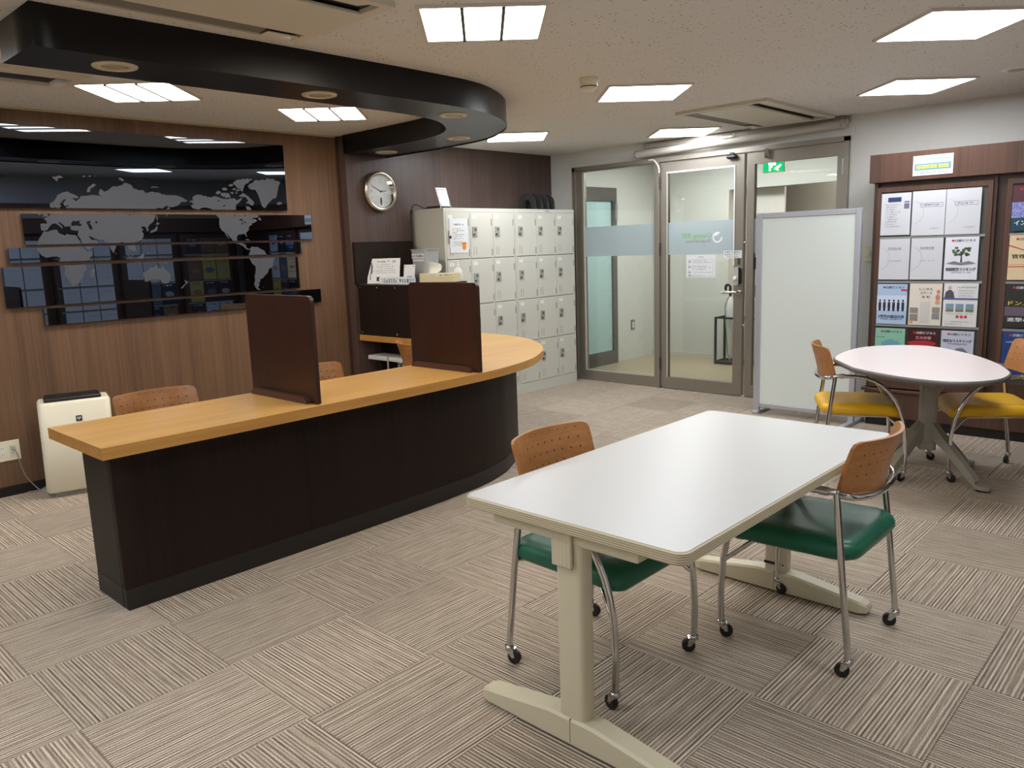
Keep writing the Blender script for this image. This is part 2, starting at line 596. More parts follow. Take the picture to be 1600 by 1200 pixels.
# ================================================================ STRUCTURE
# floor of half-metre carpet tiles, ribs turned by a quarter from tile to tile
fl = struct('floor', MB().box(XL, XR, YB, YF+0.02, -0.05, -0.009), mat('carpet underlay', (60, 52, 44), 0.9))
tile_cache = {}
DARK_TILE = (-3, 9)
for i in range(-7, 7):
    for j in range(-8, 11):
        x0 = max(i*0.5, XL); x1 = min(i*0.5+0.5, XR); y0 = max(j*0.5, YB); y1 = min(j*0.5+0.5, YF+0.02)
        if x1-x0 < 0.02 or y1-y0 < 0.02: continue
        turn = (i+j) % 2 != 0
        full = abs(x1-x0-0.5) < 1e-6 and abs(y1-y0-0.5) < 1e-6
        cx, cy = (x0+x1)/2, (y0+y1)/2
        hx, hy = (x1-x0)/2-0.0006, (y1-y0)/2-0.0006
        if turn: hx, hy = hy, hx
        key = (round(hx, 4), round(hy, 4))
        if key not in tile_cache:
            b = 0.0012
            vs = [(-hx, -hy, -0.009), (hx, -hy, -0.009), (hx, hy, -0.009), (-hx, hy, -0.009),
                  (-hx, -hy, -b), (hx, -hy, -b), (hx, hy, -b), (-hx, hy, -b),
                  (-hx+b, -hy+b, 0), (hx-b, -hy+b, 0), (hx-b, hy-b, 0), (-hx+b, hy-b, 0)]
            fs = [(8, 9, 10, 11)]
            for k in range(4):
                l = (k+1) % 4
                fs += [(k, l, l+4, k+4), (k+4, l+4, l+8, k+8)]
            me = MB().add(vs, fs).mesh('carpet_tile')
            me.materials.append(CARPET)
            tile_cache[key] = me
        o = bpy.data.objects.new('carpet_tile', tile_cache[key])
        C.objects.link(o)
        o.parent = fl
        o.location = (cx, cy, random.uniform(-0.0006, 0))
        if (i, j) == DARK_TILE: o.color = (0.84, 0.84, 0.84, 1)   # one darker tile before the doors
        o.rotation_euler = (0, 0, PI/2 if turn else 0)

struct('ceiling', MB().box(XL-0.1, XR+0.1, YB-0.1, YF+0.12, CEIL, CEIL+0.08), CEILM)
struct('wall_left', MB().box(XL-0.1, XL, YB, 2.76, 0, CEIL).box(XL-0.1, XL, 2.76, YF, 0, CEIL), WOODL)
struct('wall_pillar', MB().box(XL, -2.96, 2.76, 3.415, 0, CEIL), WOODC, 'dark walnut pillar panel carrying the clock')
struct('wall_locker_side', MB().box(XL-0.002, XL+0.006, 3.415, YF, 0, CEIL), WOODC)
struct('trim_1', MB().box(XL, XL+0.012, 2.735, 2.76, 0, CEIL), WOODBD, 'narrow dark walnut corner strip beside the pillar')
struct('trim_2', MB().box(XL, XL+0.012, YB, 2.735, CEIL-0.012, CEIL), mat('cream cornice', (190, 172, 140), 0.6))
struct('baseboard_left', MB().box(XL, XL+0.012, YB, 2.74, 0, 0.06), KICK)
struct('wall_far', MB().box(XL, -2.73, YF, YF+0.12, 0, CEIL).box(0.09, XR+0.1, YF, YF+0.12, 0, CEIL).box(-2.73, 0.09, YF, YF+0.12, 2.21, CEIL), WALLW)
struct('wall_right', MB().box(XR, XR+0.1, YB, YF, 0, CEIL), WALLW)
struct('wall_back', MB().box(XL-0.1, XR+0.1, YB-0.1, YB, 0, CEIL), WALLW)

# black curved soffit over the counter
so = [(-0.787, -0.128), (-0.783, 0.6), (-0.785, 1.25), (-0.79, 1.75), (-0.816, 2.137), (-0.927, 2.441), (-1.139, 2.754), (-1.412, 2.967), (-1.705, 3.109), (-2.185, 3.17), (-2.65, 3.18), (-2.96, 3.18)]
si = [(-2.96, 2.75), (-2.43, 2.75), (-2.016, 2.738), (-1.69, 2.66), (-1.486, 2.533), (-1.3, 2.31), (-1.22, 2.10), (-1.182, 1.85), (-1.175, 1.3), (-1.175, 0.6), (-1.178, -0.128)]
pts = [(p.x, p.y) for p in spline(so, 5)]+[(p.x, p.y) for p in spline(si, 5)]
sf = struct('trim_3', MB().prism(pts, 2.222, CEIL, True), SOFF, 'black curved soffit hanging from the ceiling above the counter')
# thin reveal line near the soffit's lower edge
lip = [(p.x, p.y) for p in spline([(x+0.0, y) for x, y in so], 5)]
n = len(lip)
off = []
for k in range(n):
    a = Vector(lip[max(k-1, 0)]); b = Vector(lip[min(k+1, n-1)])
    t = (b-a).normalized()
    off.append((lip[k][0]+t.y*0.004, lip[k][1]-t.x*0.004))
obj('edge_bead', MB().prism(off+lip[::-1], 2.214, 2.236, True), SOFF, sf)

# ---------------------------------------------------------------- glazed front: fixed pane, two doors
def frame_rect(mb, x0, x1, z0, z1, wl, wr, wb, wt, y0, y1):
    mb.box(x0, x0+wl, y0, y1, z0, z1); mb.box(x1-wr, x1, y0, y1, z0, z1)
    mb.box(x0+wl, x1-wr, y0, y1, z0, z0+wb); mb.box(x0+wl, x1-wr, y0, y1, z1-wt, z1)
    return mb
YG = YF-0.02
fr = struct('trim_4', MB().box(-2.73, -2.695, YG-0.02, YF+0.08, 0, 2.21).box(0.05, 0.09, YG-0.02, YF+0.08, 0, 2.21).box(-2.73, 0.09, YG-0.02, YF+0.08, 2.175, 2.215).box(-1.70, -1.672, YG-0.02, YF+0.08, 0, 2.175), STEEL, 'bronze steel outer frame of the glazed entrance')
wn = struct('window_1', frame_rect(MB(), -2.695, -1.70, 0, 2.175, 0.082, 0.045, 0.105, 0.01, YG, YF+0.05), STEEL, 'fixed glass pane beside the doors with a frosted band')
obj('glass_pane', MB().box(-2.613, -1.745, YF+0.01, YF+0.016, 0.105, 2.165), GLASS, wn)
obj('frosted_band', MB().box(-2.613, -1.745, YF+0.0075, YF+0.0095, 1.305, 1.607), FROST, wn)
obj('glazing_bead', MB().box(-2.613, -2.606, YF-0.004, YF+0.01, 0.105, 2.165).box(-2.606, -1.745, YF-0.004, YF+0.01, 0.105, 0.113), mat('pale bead', (196, 192, 182), 0.5), wn)
d1 = struct('door_1', frame_rect(MB(), -1.668, -0.812, 0.012, 2.170, 0.075, 0.088, 0.105, 0.1, YG, YF+0.03), STEEL, 'closed left glass door leaf with frosted band and lever handle')
obj('glass_pane', MB().box(-1.593, -0.90, YF+0.0, YF+0.006, 0.117, 2.07), GLASS, d1)
obj('frosted_band', MB().box(-1.593, -0.90, YF-0.0025, YF-0.0005, 1.305, 1.607), FROST, d1)
bead = mat('white door seal', (226, 224, 216), 0.5)
obj('seal_strip', MB().box(-1.600, -0.895, YG-0.006, YG, 2.064, 2.078).box(-0.906, -0.895, YG-0.006, YG, 1.20, 2.07), bead, d1)
obj('seal_strip', MB().box(-1.598, -1.592, YG-0.004, YG, 0.117, 2.07), bead, d1)
for z in (0.25, 1.36, 1.98):
    obj('hinge', MB().cyl((-1.672, YG-0.012, z-0.06), (-1.672, YG-0.012, z+0.06), 0.009, 10).cyl((-1.672, YG-0.012, z-0.006), (-1.672, YG-0.012, z+0.006), 0.0105, 10), STEELD, d1)
lv = obj('lever_handle', MB().tube([(-0.842, YG, 0.962), (-0.842, YG-0.055, 0.962), (-0.855, YG-0.06, 0.962), (-0.985, YG-0.06, 0.958)], [0.011, 0.01, 0.01, 0.009], 12), CHROME, d1)
obj('escutcheon', MB().lathe([(0.0, YG-0.012), (0.022, YG-0.012), (0.024, YG), (0.0, YG)], 16, (-0.842, 0, 0.962), 'y'), CHROME, lv)
lk = obj('smart_lock', MB().prism(rrect(-0.885, -0.836, 1.02, 1.185, 0.024), 0, 0.04).xf(Matrix(((1, 0, 0, 0), (0, 0, -1, YG), (0, 1, 0, 0), (0, 0, 0, 1)))), mat('silver plastic', (196, 196, 194), 0.35, 0.3), d1)
obj('lock_body', MB().prism(rrect(-0.866, -0.822, 1.03, 1.182, 0.02), 0, 0.03).xf(Matrix(((1, 0, 0, 0), (0, 0, -1, YG), (0, 1, 0, 0), (0, 0, 0, 1)))), BLACK, lk)
obj('thumb_turn', MB().lathe([(0.0, YG-0.06), (0.015, YG-0.06), (0.019, YG-0.055), (0.019, YG-0.04), (0, YG-0.04)], 18, (-0.862, 0, 1.083), 'y'), WPLAS, lk)
obj('cylinder_plate', MB().bbox(-0.862, -0.838, YG-0.006, YG, 1.205, 1.262, 0.003), STEELD, d1)
# logo on the frosted band: it is read from the hall, so from inside it is mirrored
def hall_text(s, x, z, wdt, hgt, m, parent, name='lettering', bold=0.0006):
    mb = lettering(s, 0, 0, wdt, hgt, True, bold)
    mb.xf(Matrix(((-1, 0, 0, x), (0, 1, 0, YF-0.0035), (0, 0, 1, z), (0, 0, 0, 1))))
    return obj(name, mb, m, parent)
LGREEN = mat('leaf green print', (120, 190, 90), 0.6)
hall_text('Crossing 本町', -1.29, 1.475, 0.31, 0.062, LGREEN, d1)
hall_text('To open the Future', -1.275, 1.422, 0.26, 0.030, GREYINK, d1)
ring = []
for k in range(28):
    a = R(60+300*k/27)
    ring.append((a,))
mb = MB()
rows = [[(-1.075+rr*math.cos(a[0]), YF-0.004, 1.455+rr*math.sin(a[0])) for a in ring] for rr in (0.036, 0.049)]
mb.grid(rows, False)
leaf = [(-1.125, 1.465), (-1.10, 1.468), (-1.075, 1.475), (-1.062, 1.492), (-1.085, 1.49), (-1.10, 1.48)]
mb.add([(x, YF-0.004, z) for x, z in leaf], [tuple(range(6))])
obj('ring_emblem', mb, mat('white print', (240, 242, 242), 0.6), d1)

d2 = struct('door_2', frame_rect(MB(), -0.784, 0.046, 0.012, 2.170, 0.068, 0.05, 0.105, 0.1, YG, YF+0.03), STEEL, 'closed right glass door leaf half hidden by the whiteboard')
obj('glass_pane', MB().box(-0.716, -0.004, YF+0.0, YF+0.006, 0.117, 2.07), GLASS, d2)
obj('frosted_band', MB().box(-0.716, -0.004, YF-0.0025, YF-0.0005, 1.305, 1.607), FROST, d2)
for z in (1.40, 0.66):
    obj('strike_bolt', MB().lathe([(0.0, YG-0.012), (0.008, YG-0.01), (0.011, YG)], 12, (-0.795, 0, z), 'y'), CHROME, d2)
for z in (0.25, 1.36, 1.98):
    obj('hinge', MB().cyl((0.048, YG-0.012, z-0.06), (0.048, YG-0.012, z+0.06), 0.009, 10), ALU, d2)
obj('flush_latch', MB().bbox(-0.615, -0.578, YG-0.03, YG, 2.11, 2.185, 0.004).box(-0.59, -0.56, YG-0.018, YG, 2.15, 2.157), CHROME, d2)
t = thing('door_sensor', 'small black sensor clipped under the header above the left glass door', 'sensor', (-0.92, YG-0.03, 2.135))
obj('housing', MB().bbox(-0.965, -0.872, YG-0.05, YG-0.001, 2.13, 2.165, 0.015, 3), BLACK, t)
obj('bracket', MB().box(-0.935, -0.90, YG-0.035, YG-0.001, 2.165, 2.185), BLACK, t)
# white cable running down the hinge post
tag(obj('cable_duct', MB().tube(spline([(-1.78, YG-0.03, 2.20), (-1.73, YG-0.03, 2.198), (-1.69, YG-0.032, 2.16), (-1.668, YG-0.032, 2.12), (-1.664, YG-0.032, 2.075)], 5), 0.008, 8), bead), 'white cable bending down beside the top of the left glass door', 'cable')

# roller screen above the doors
t = thing('roller_screen', 'long grey rolled projection screen tube above the glass doors', 'screen', (-0.9, YF-0.07, 2.2))
obj('screen_case', MB().tube([(-1.90, YF-0.075, 2.262), (0.085, YF-0.075, 2.305)], 0.034, 18), mat('grey screen case', (182, 176, 166), 0.6, 0.0), t)
obj('end_cap', MB().tube([(-1.912, YF-0.075, 2.2617), (-1.895, YF-0.075, 2.262)], 0.036, 18), mat('grey end cap', (150, 146, 138), 0.5), t)
obj('wall_rail', MB().box(-1.86, 0.085, YF-0.03, YF-0.001, 2.315, 2.36), mat('rail', (188, 182, 170), 0.5), t)
obj('bracket', MB().tube([(-0.99, YF-0.11, 2.335), (-0.99, YF-0.118, 2.31), (-0.87, YF-0.118, 2.31), (-0.87, YF-0.11, 2.337)], 0.005, 6).box(-0.985, -0.88, YF-0.122, YF-0.115, 2.306, 2.32), WPLAS, t)
obj('pull_ring', MB().tube([(0.06+0.0*math.cos(a), YF-0.115+0.0, 2.315+0.026*math.sin(a)) if False else (0.055+0.012*math.cos(a), YF-0.113, 2.31+0.026*math.sin(a)) for a in [2*PI*k/14 for k in range(14)]], 0.003, 6, True), CHROME, t)
struct('trim_5', MB().box(0.105, 0.125, YF-0.012, YF, 2.215, CEIL), WALLW, 'short white cable cover between the door frame and the ceiling')

# ---------------------------------------------------------------- hall beyond the glass
HF = speckle('hall vinyl floor', (176, 160, 132), (166, 150, 122), 14, 0.35, 0.65, 0.28, 0.0)
struct('floor_hall', MB().box(XL, 1.2, YF+0.02, 9.2, -0.05, 0), HF)
struct('ceiling_hall', MB().box(XL-0.1, 1.3, YF+0.12, 9.3, 2.45, 2.5), WALLH)
struct('wall_hall_left', MB().box(XL-0.1, XL, YF+0.12, 5.72, 0, 2.45).box(XL-0.1, XL, 6.62, 7.45, 0, 2.45).box(XL-0.1, XL, 5.72, 6.62, 2.07, 2.45), WALLH)
struct('wall_hall_far', MB().box(XL, -2.06, 7.42, 7.55, 0, 2.45).box(-2.06, 1.2, 7.42, 7.55, 2.0, 2.45), WALLH)
struct('trim_6', MB().box(-2.06, -1.99, 7.40, 7.60, 0, 2.0), mat('pale door jamb', (214, 210, 200), 0.5), 'pale jamb of the opening across the hall')
struct('baseboard_hall', MB().box(XL, -2.06, 7.408, 7.42, 0, 0.06), mat('hall skirting', (206, 202, 190), 0.5))
struct('wall_hall_back', MB().box(-2.2, 1.3, 8.0, 8.1, 0, 2.45), speckle('taupe hall wall', (176, 166, 156), (168, 158, 148), 200, 0.35, 0.65, 0.85, 0.1))
struct('wall_hall_right', MB().box(1.2, 1.3, YF+0.12, 8.0, 0, 2.45), WALLH)
struct('door_3', MB().box(-1.97, -1.42, 7.62, 7.66, 0, 2.0), mat('pale door leaf', (222, 216, 208), 0.5), 'pale open door leaf across the hall')
d4 = struct('door_4', MB().box(XL-0.05, XL+0.03, 5.72, 5.80, 0, 2.07).box(XL-0.05, XL+0.03, 6.54, 6.62, 0, 2.07).box(XL-0.05, XL+0.03, 5.80, 6.54, 1.92, 2.07).box(XL-0.05, XL+0.03, 5.80, 6.54, 0, 0.16), mat('grey steel door frame', (104, 100, 96), 0.45, 0.4), 'grey framed hall door with a frosted pane')
obj('frosted_pane', MB().box(XL-0.02, XL, 5.80, 6.54, 0.16, 1.92), mat('aqua frosted pane', (178, 208, 208), 0.35), d4)
obj('door_closer', MB().bbox(XL+0.03, XL+0.06, 6.56, 6.60, 1.70, 1.9, 0.005), mat('closer steel', (150, 150, 148), 0.4, 0.4), d4)
t = thing('wall_notice', 'two pale square notices high on the hall wall above the frosted door', 'notice', (XL+0.005, 5.9, 2.2))
obj('sheet', MB().box(XL, XL+0.004, 5.76, 5.90, 2.14, 2.29), WHITE, t)
obj('sheet', MB().box(XL, XL+0.004, 5.94, 6.08, 2.14, 2.29), WHITE, t)
t = thing('hall_switch', 'grey steel switch plate low on the hall wall', 'switch', (XL+0.005, 6.95, 0.4))
obj('plate', MB().bbox(XL, XL+0.008, 6.93, 7.01, 0.36, 0.49, 0.003), mat('steel plate', (140, 138, 132), 0.4, 0.6), t)
obj('rocker', MB().bbox(XL+0.008, XL+0.012, 6.955, 6.985, 0.39, 0.46, 0.001), WPLAS, t)
HLD = mat('hall fill diffuser', (255, 255, 255), 0.5, emit=(250, 250, 248), estr=LIGHT*1.4)  # glowing panels added on the hall ceiling to brighten hall and passage
for (x0, x1, y0, y1, lab) in ((-2.2, -1.6, 6.1, 6.7, 'added fill light on the hall ceiling near the frosted door'), (-0.7, -0.1, 7.58, 7.88, 'small added fill light in the passage beyond the hall'), (-1.2, -0.6, 6.45, 6.75, 'added fill light on the hall ceiling behind the glass doors')):
    t = thing('hall_fill_light', lab, 'light', ((x0+x1)/2, (y0+y1)/2, 2.43), 0, 'added hall fill lights')
    obj('housing', MB().box(x0, x1, y0, y1, 2.43, 2.45), WPLAS, t)
    obj('diffuser', MB().box(x0+0.02, x1-0.02, y0+0.02, y1-0.02, 2.422, 2.43), HLD, t)
# exit sign
t = thing('exit_sign', 'green emergency exit sign hanging behind the right glass door', 'sign', (-0.9, 6.3, 2.1))
SGR = mat('exit sign green', (0, 150, 80), 0.5, emit=(0, 160, 90), estr=0.8)
obj('housing', MB().bbox(-1.055, -0.835, 6.302, 6.33, 2.058, 2.22, 0.004), WPLAS, t)
obj('green_face', MB().box(-1.05, -0.84, 6.298, 6.302, 2.063, 2.215), SGR, t)
SWH = mat('exit sign white', (235, 255, 245), 0.5, emit=(235, 255, 245), estr=0.9)
mb = MB()
for poly in ([(-1.0, 2.14), (-0.955, 2.185), (-0.955, 2.16), (-0.92, 2.16), (-0.92, 2.12), (-0.955, 2.12), (-0.955, 2.095)],
             [(-0.99, 2.20), (-0.97, 2.20), (-0.97, 2.07), (-0.99, 2.07)],
             [(-0.93, 2.10), (-0.875, 2.13), (-0.862, 2.115), (-0.90, 2.085), (-0.885, 2.068), (-0.90, 2.068), (-0.935, 2.085)],
             [(-0.905, 2.195), (-0.885, 2.195), (-0.885, 2.175), (-0.905, 2.175)]):
    tris = geometry.tessellate_polygon([[Vector((x, z, 0)) for x, z in poly]])
    mb.add([(x, 6.2965, z) for x, z in poly], [tuple(q) for q in tris])
obj('running_figure', mb, SWH, t)
obj('hanger', MB().cyl((-0.945, 6.315, 2.22), (-0.945, 6.315, 2.45), 0.008, 8), ALU, t)
# umbrella stand
t = thing('umbrella_stand', 'dark steel umbrella rack in the hall behind the glass door', 'umbrella stand', (-1.78, 7.2, 0))
mb = MB()
for x in (-1.98, -1.45):
    for y in (7.10, 7.32):
        mb.box(x-0.011, x+0.011, y-0.011, y+0.011, 0, 0.55)
for z in (0.03, 0.54):
    for y in (7.10, 7.32): mb.box(-1.98, -1.45, y-0.01, y+0.01, z-0.01, z+0.01)
    for x in (-1.98, -1.80, -1.62, -1.45): mb.box(x-0.009, x+0.009, 7.10, 7.32, z-0.009, z+0.009)
obj('rack_frame', mb, mat('rack steel', (70, 70, 70), 0.5, 0.4), t)
obj('drip_tray', MB().box(-1.98, -1.45, 7.10, 7.32, 0.005, 0.028), BLACK, t)
UMB = mat('clear umbrella vinyl', (206, 208, 206), 0.3)
for (x, y, c, lab) in ((-1.83, 7.17, UMB, 'white furled vinyl umbrella with a dark hook handle, nearest the door handle'), (-1.90, 7.28, mat('grey umbrella cloth', (120, 122, 122), 0.6), 'grey furled umbrella in the rack behind the white one'), (-1.54, 7.2, UMB, 'white furled umbrella in the rack beside the whiteboard edge')):
    u = thing('umbrella', lab, 'umbrella', (x, y, 0.03), 0, 'umbrellas in the hall rack')
    obj('canopy', MB().lathe([(0.004, 0.06), (0.022, 0.12), (0.048, 0.45), (0.056, 0.66), (0.034, 0.74), (0.006, 0.79)], 14, (x, y, 0)), c, u)
    obj('shaft', MB().cyl((x, y, 0.032), (x, y, 0.80), 0.005, 8), ALU, u)
    obj('hook_handle', MB().tube([(x, y, 0.78), (x, y, 0.88)]+[(x-0.03+0.03*math.cos(a), y, 0.88+0.035*math.sin(a)) for a in [PI*k/8 for k in range(1, 9)]]+[(x-0.06, y, 0.85)], 0.010, 8), BLACK, u)
# paper signs on the left door
t = thing('door_notice', 'white printed rules sheet taped to the left glass door', 'notice', (-1.24, YF-0.006, 1.09))
obj('sheet', MB().box(-1.394, -1.092, YF-0.0065, YF-0.004, 1.09, 1.30), WHITE, t)
mb = scribble(-1.268, -1.212, 1.278, 0.016, 0.014)
obj('heading', mb.xf(Matrix.Translation((0, YF-0.0075, 0))), GREYINK, t)
mb = MB()
for z, x1 in ((1.244, -1.17), (1.228, -1.125), (1.196, -1.175), (1.180, -1.125), (1.165, -1.18), (1.138, -1.125), (1.108, -1.20)):
    scribble(-1.335, x1, z, 0.010, 0.009, mb)
obj('lettering', mb.xf(Matrix.Translation((0, YF-0.0075, 0))), GREYINK, t)['kind'] = 'stuff'
mb = MB()
for (z, ) in ((1.238,), (1.188,), (1.138,), (1.108,)):
    mb.box(-1.365, -1.350, YF-0.0078, YF-0.0065, z-0.008, z+0.008)
mb.box(-1.372, -1.114, YF-0.0073, YF-0.0065, 1.255, 1.2565).box(-1.372, -1.114, YF-0.0073, YF-0.0065, 1.098, 1.0995).box(-1.372, -1.3705, YF-0.0073, YF-0.0065, 1.098, 1.2565).box(-1.1155, -1.114, YF-0.0073, YF-0.0065, 1.098, 1.2565)
obj('bullet_marks', mb, GREYINK, t)
t = thing('door_notice', 'small white instruction label stuck over the left door stile above the lock', 'notice', (-0.91, YG-0.003, 1.265))
obj('label_sheet', MB().box(-1.0, -0.822, YG-0.003, YG-0.0005, 1.265, 1.332), WHITE, t)
mb = MB()
for z, s_, h_ in ((1.317, '手動での開閉は', 0.016), (1.297, 'お止めください。', 0.016)):
    q = lettering(s_, -0.911, z, 0.15, h_)
    for vv in q.v: vv.y = YG-0.004
    mb.add(q.v, q.f)
q = scribble(-0.97, -0.85, 1.277, 0.010, 0.008)
for vv in q.v: vv.y = YG-0.004
mb.add(q.v, q.f)
obj('lettering', mb, INK, t)
t = thing('card_reader', 'black card reader on the wall behind the right glass door', 'card reader', (-0.72, YF+0.06, 1.15))
obj('housing', MB().bbox(-0.735, -0.66, YF+0.02, YF+0.05, 1.16, 1.27, 0.008), BLACK, t)
obj('indicator', MB().box(-0.70, -0.694, YF+0.0185, YF+0.0195, 1.205, 1.215), mat('pale lamp', (220, 230, 235), 0.4), t)
t = thing('light_switch', 'cream light switch plate on the white wall beside the bookcase', 'switch', (0.26, YF, 1.22))
obj('plate', MB().bbox(0.228, 0.298, YF-0.009, YF, 1.22, 1.345, 0.004), CREAM, t)
obj('rocker', MB().bbox(0.245, 0.281, YF-0.014, YF-0.008, 1.258, 1.308, 0.002), WPLAS, t)
# ================================================================ CEILING FIXTURES
LFR = mat('light frame', (214, 208, 196), 0.5)
def ceiling_light(cx, cy, label, louver=False, half=0.247, group='square ceiling lights set diagonally'):
    t = thing('ceiling_light', label, 'light', (cx, cy, CEIL), R(45), group)
    mb = MB()
    o_, i_ = half+0.014, half
    z0, z1 = -0.012, 0.0
    for (a0, a1, b0, b1) in ((-o_, o_, -o_, -i_), (-o_, o_, i_, o_), (-o_, -i_, -i_, i_), (i_, o_, -i_, i_)):
        mb.box(a0, a1, b0, b1, z0, z1)
    obj('frame', mb, LFR, t, world=False)
    if louver:
        w3 = 2*i_/3
        for k in range(3):
            obj('diffuser', MB().box(-i_+k*w3+0.007, -i_+(k+1)*w3-0.007, -i_, i_, -0.006, -0.002), EMITW, t, world=False)
        mb = MB()
        for k in (1, 2): mb.box(-i_+k*w3-0.007, -i_+k*w3+0.007, -i_, i_, -0.018, -0.001)
        obj('divider_bar', mb, mat('grey louvre bar', (30, 28, 26), 0.5), t, world=False)
    else:
        obj('diffuser', MB().box(-i_, i_, -i_, i_, -0.008, -0.002), EMIT, t, world=False)
    return t
ceiling_light(-2.145, 0.815, 'three-section ceiling light inside the soffit loop, farther from the clock', True)
ceiling_light(-2.165, 2.045, 'three-section ceiling light inside the soffit loop, nearer the clock', True)
ceiling_light(0.068, 1.338, 'three-section ceiling light in front of the soffit, top middle of the picture', True)
ceiling_light(-2.21, 4.02, 'flat ceiling light over the lockers, half behind the soffit end')
ceiling_light(-0.392, 3.228, 'flat ceiling light beside the smoke detector')
ceiling_light(-1.205, 5.07, 'flat ceiling light just inside the left glass door')
ceiling_light(1.438, 3.03, 'largest flat ceiling light at the upper right corner of the picture')
ceiling_light(0.828, 4.522, 'flat ceiling light over the bookcase end and oval table')
for (x, y) in ((2.45, 1.25), (0.35, -0.75), (2.05, -1.9), (-0.3, -2.5), (-2.15, -0.5), (-2.15, -2.3)):
    ceiling_light(x, y, 'flat ceiling light behind the camera, outside the photograph', group='ceiling lights behind the camera')

ACW = mat('aged white plastic', (214, 206, 188), 0.5)
ACG = mat('grey louvre', (120, 114, 104), 0.5)
def cassette(x0, x1, y0, y1, label):
    t = thing('ceiling_air_conditioner', label, 'air conditioner', ((x0+x1)/2, (y0+y1)/2, CEIL), 0, 'two-way ceiling air conditioners')
    z0 = CEIL-0.022
    mb = MB()
    fw = 0.035
    mb.box(x0, x1, y0, y0+0.05, z0, CEIL).box(x0, x1, y1-0.05, y1, z0, CEIL)
    mb.box(x0, x0+fw, y0+0.05, y1-0.05, z0, CEIL).box(x1-fw, x1, y0+0.05, y1-0.05, z0, CEIL)
    obj('outer_frame', mb, ACW, t)
    obj('slot_recess', MB().box(x0+fw, x1-fw, y0+0.05, y1-0.05, CEIL-0.004, CEIL-0.001), BLACK, t)
    obj('intake_panel', MB().bbox(x0+0.155, x1-0.155, y0+0.045, y1-0.045, CEIL-0.028, CEIL-0.010, 0.006), ACW, t)
    for (a, b, s) in ((x0+0.045, x0+0.12, 1), (x1-0.12, x1-0.045, -1)):
        mb = MB()
        zz = (CEIL-0.018, CEIL-0.006) if s > 0 else (CEIL-0.006, CEIL-0.018)
        mb.add([(a, y0+0.06, zz[0]), (b, y0+0.06, zz[1]), (b, y1-0.09, zz[1]), (a, y1-0.09, zz[0]), (a, y0+0.06, zz[0]+0.004), (b, y0+0.06, zz[1]+0.004), (b, y1-0.09, zz[1]+0.004), (a, y1-0.09, zz[0]+0.004)], [(0, 3, 2, 1), (4, 5, 6, 7), (0, 1, 5, 4), (1, 2, 6, 5), (2, 3, 7, 6), (3, 0, 4, 7)])
        obj('louvre_flap', mb, ACG if s > 0 else ACW, t)
    obj('receiver_window', MB().bbox(x0+0.04, x0+0.11, y1-0.20, y1-0.06, CEIL-0.026, CEIL-0.02, 0.002), ACW, t)
    for (yy) in (y1-0.10, ):
        obj('lamp_dial', MB().lathe([(0, CEIL-0.031), (0.022, CEIL-0.030), (0.026, CEIL-0.025)], 16, (x0+0.075, yy, 0)), WPLAS, t)
    return t
cassette(-0.645, 0.05, -0.52, 0.885, 'aged white two-way ceiling air conditioner in front of the black soffit')
cassette(-0.69, 0.015, 4.10, 5.32, 'white two-way ceiling air conditioner above the glass doors')
t = thing('ceiling_vent', 'long white ceiling vent with a dark slot behind the soffit start', 'vent', (-2.05, -0.1, CEIL))
obj('vent_frame', MB().box(-2.23, -1.88, 0.41, 0.46, CEIL-0.02, CEIL).box(-2.23, -2.19, -0.6, 0.41, CEIL-0.02, CEIL).box(-1.98, -1.88, -0.6, 0.41, CEIL-0.02, CEIL), ACW, t)
obj('dark_slot', MB().box(-2.19, -1.98, -0.6, 0.41, CEIL-0.003, CEIL-0.001), BLACK, t)
obj('slot_end_block', MB().bbox(-2.18, -2.07, 0.36, 0.415, CEIL-0.024, CEIL-0.002, 0.004), WPLAS, t)
t = thing('smoke_detector', 'cream round smoke detector on the ceiling', 'smoke detector', (-0.347, 2.609, CEIL))
obj('base_ring', MB().lathe([(0.0, 0), (0.055, 0), (0.055, -0.02), (0.05, -0.024)], 24, (-0.347, 2.609, CEIL)), CREAM, t)
obj('sensor_cap', MB().lathe([(0.05, -0.024), (0.049, -0.05), (0.036, -0.062), (0.03, -0.07), (0.0, -0.073)], 24, (-0.347, 2.609, CEIL)), CREAM, t)
obj('gap_ring', MB().lathe([(0.0497, -0.046), (0.0505, -0.049), (0.0497, -0.052)], 24, (-0.347, 2.609, CEIL)), mat('amber gap', (70, 56, 36), 0.5), t)
t = thing('round_ceiling_vent', 'small flat white round ceiling vent near the right edge of the picture', 'vent', (1.40, 4.48, CEIL))  # round air vent, flange and grille only
obj('flange', MB().lathe([(0.0, -0.004), (0.06, -0.006), (0.075, -0.004), (0.078, 0)], 24, (1.40, 4.48, CEIL)), WPLAS, t)
obj('grille', MB().lathe([(0.0, -0.009), (0.045, -0.009), (0.05, -0.005)], 24, (1.40, 4.48, CEIL)), mat('grey grille', (170, 164, 152), 0.6), t)

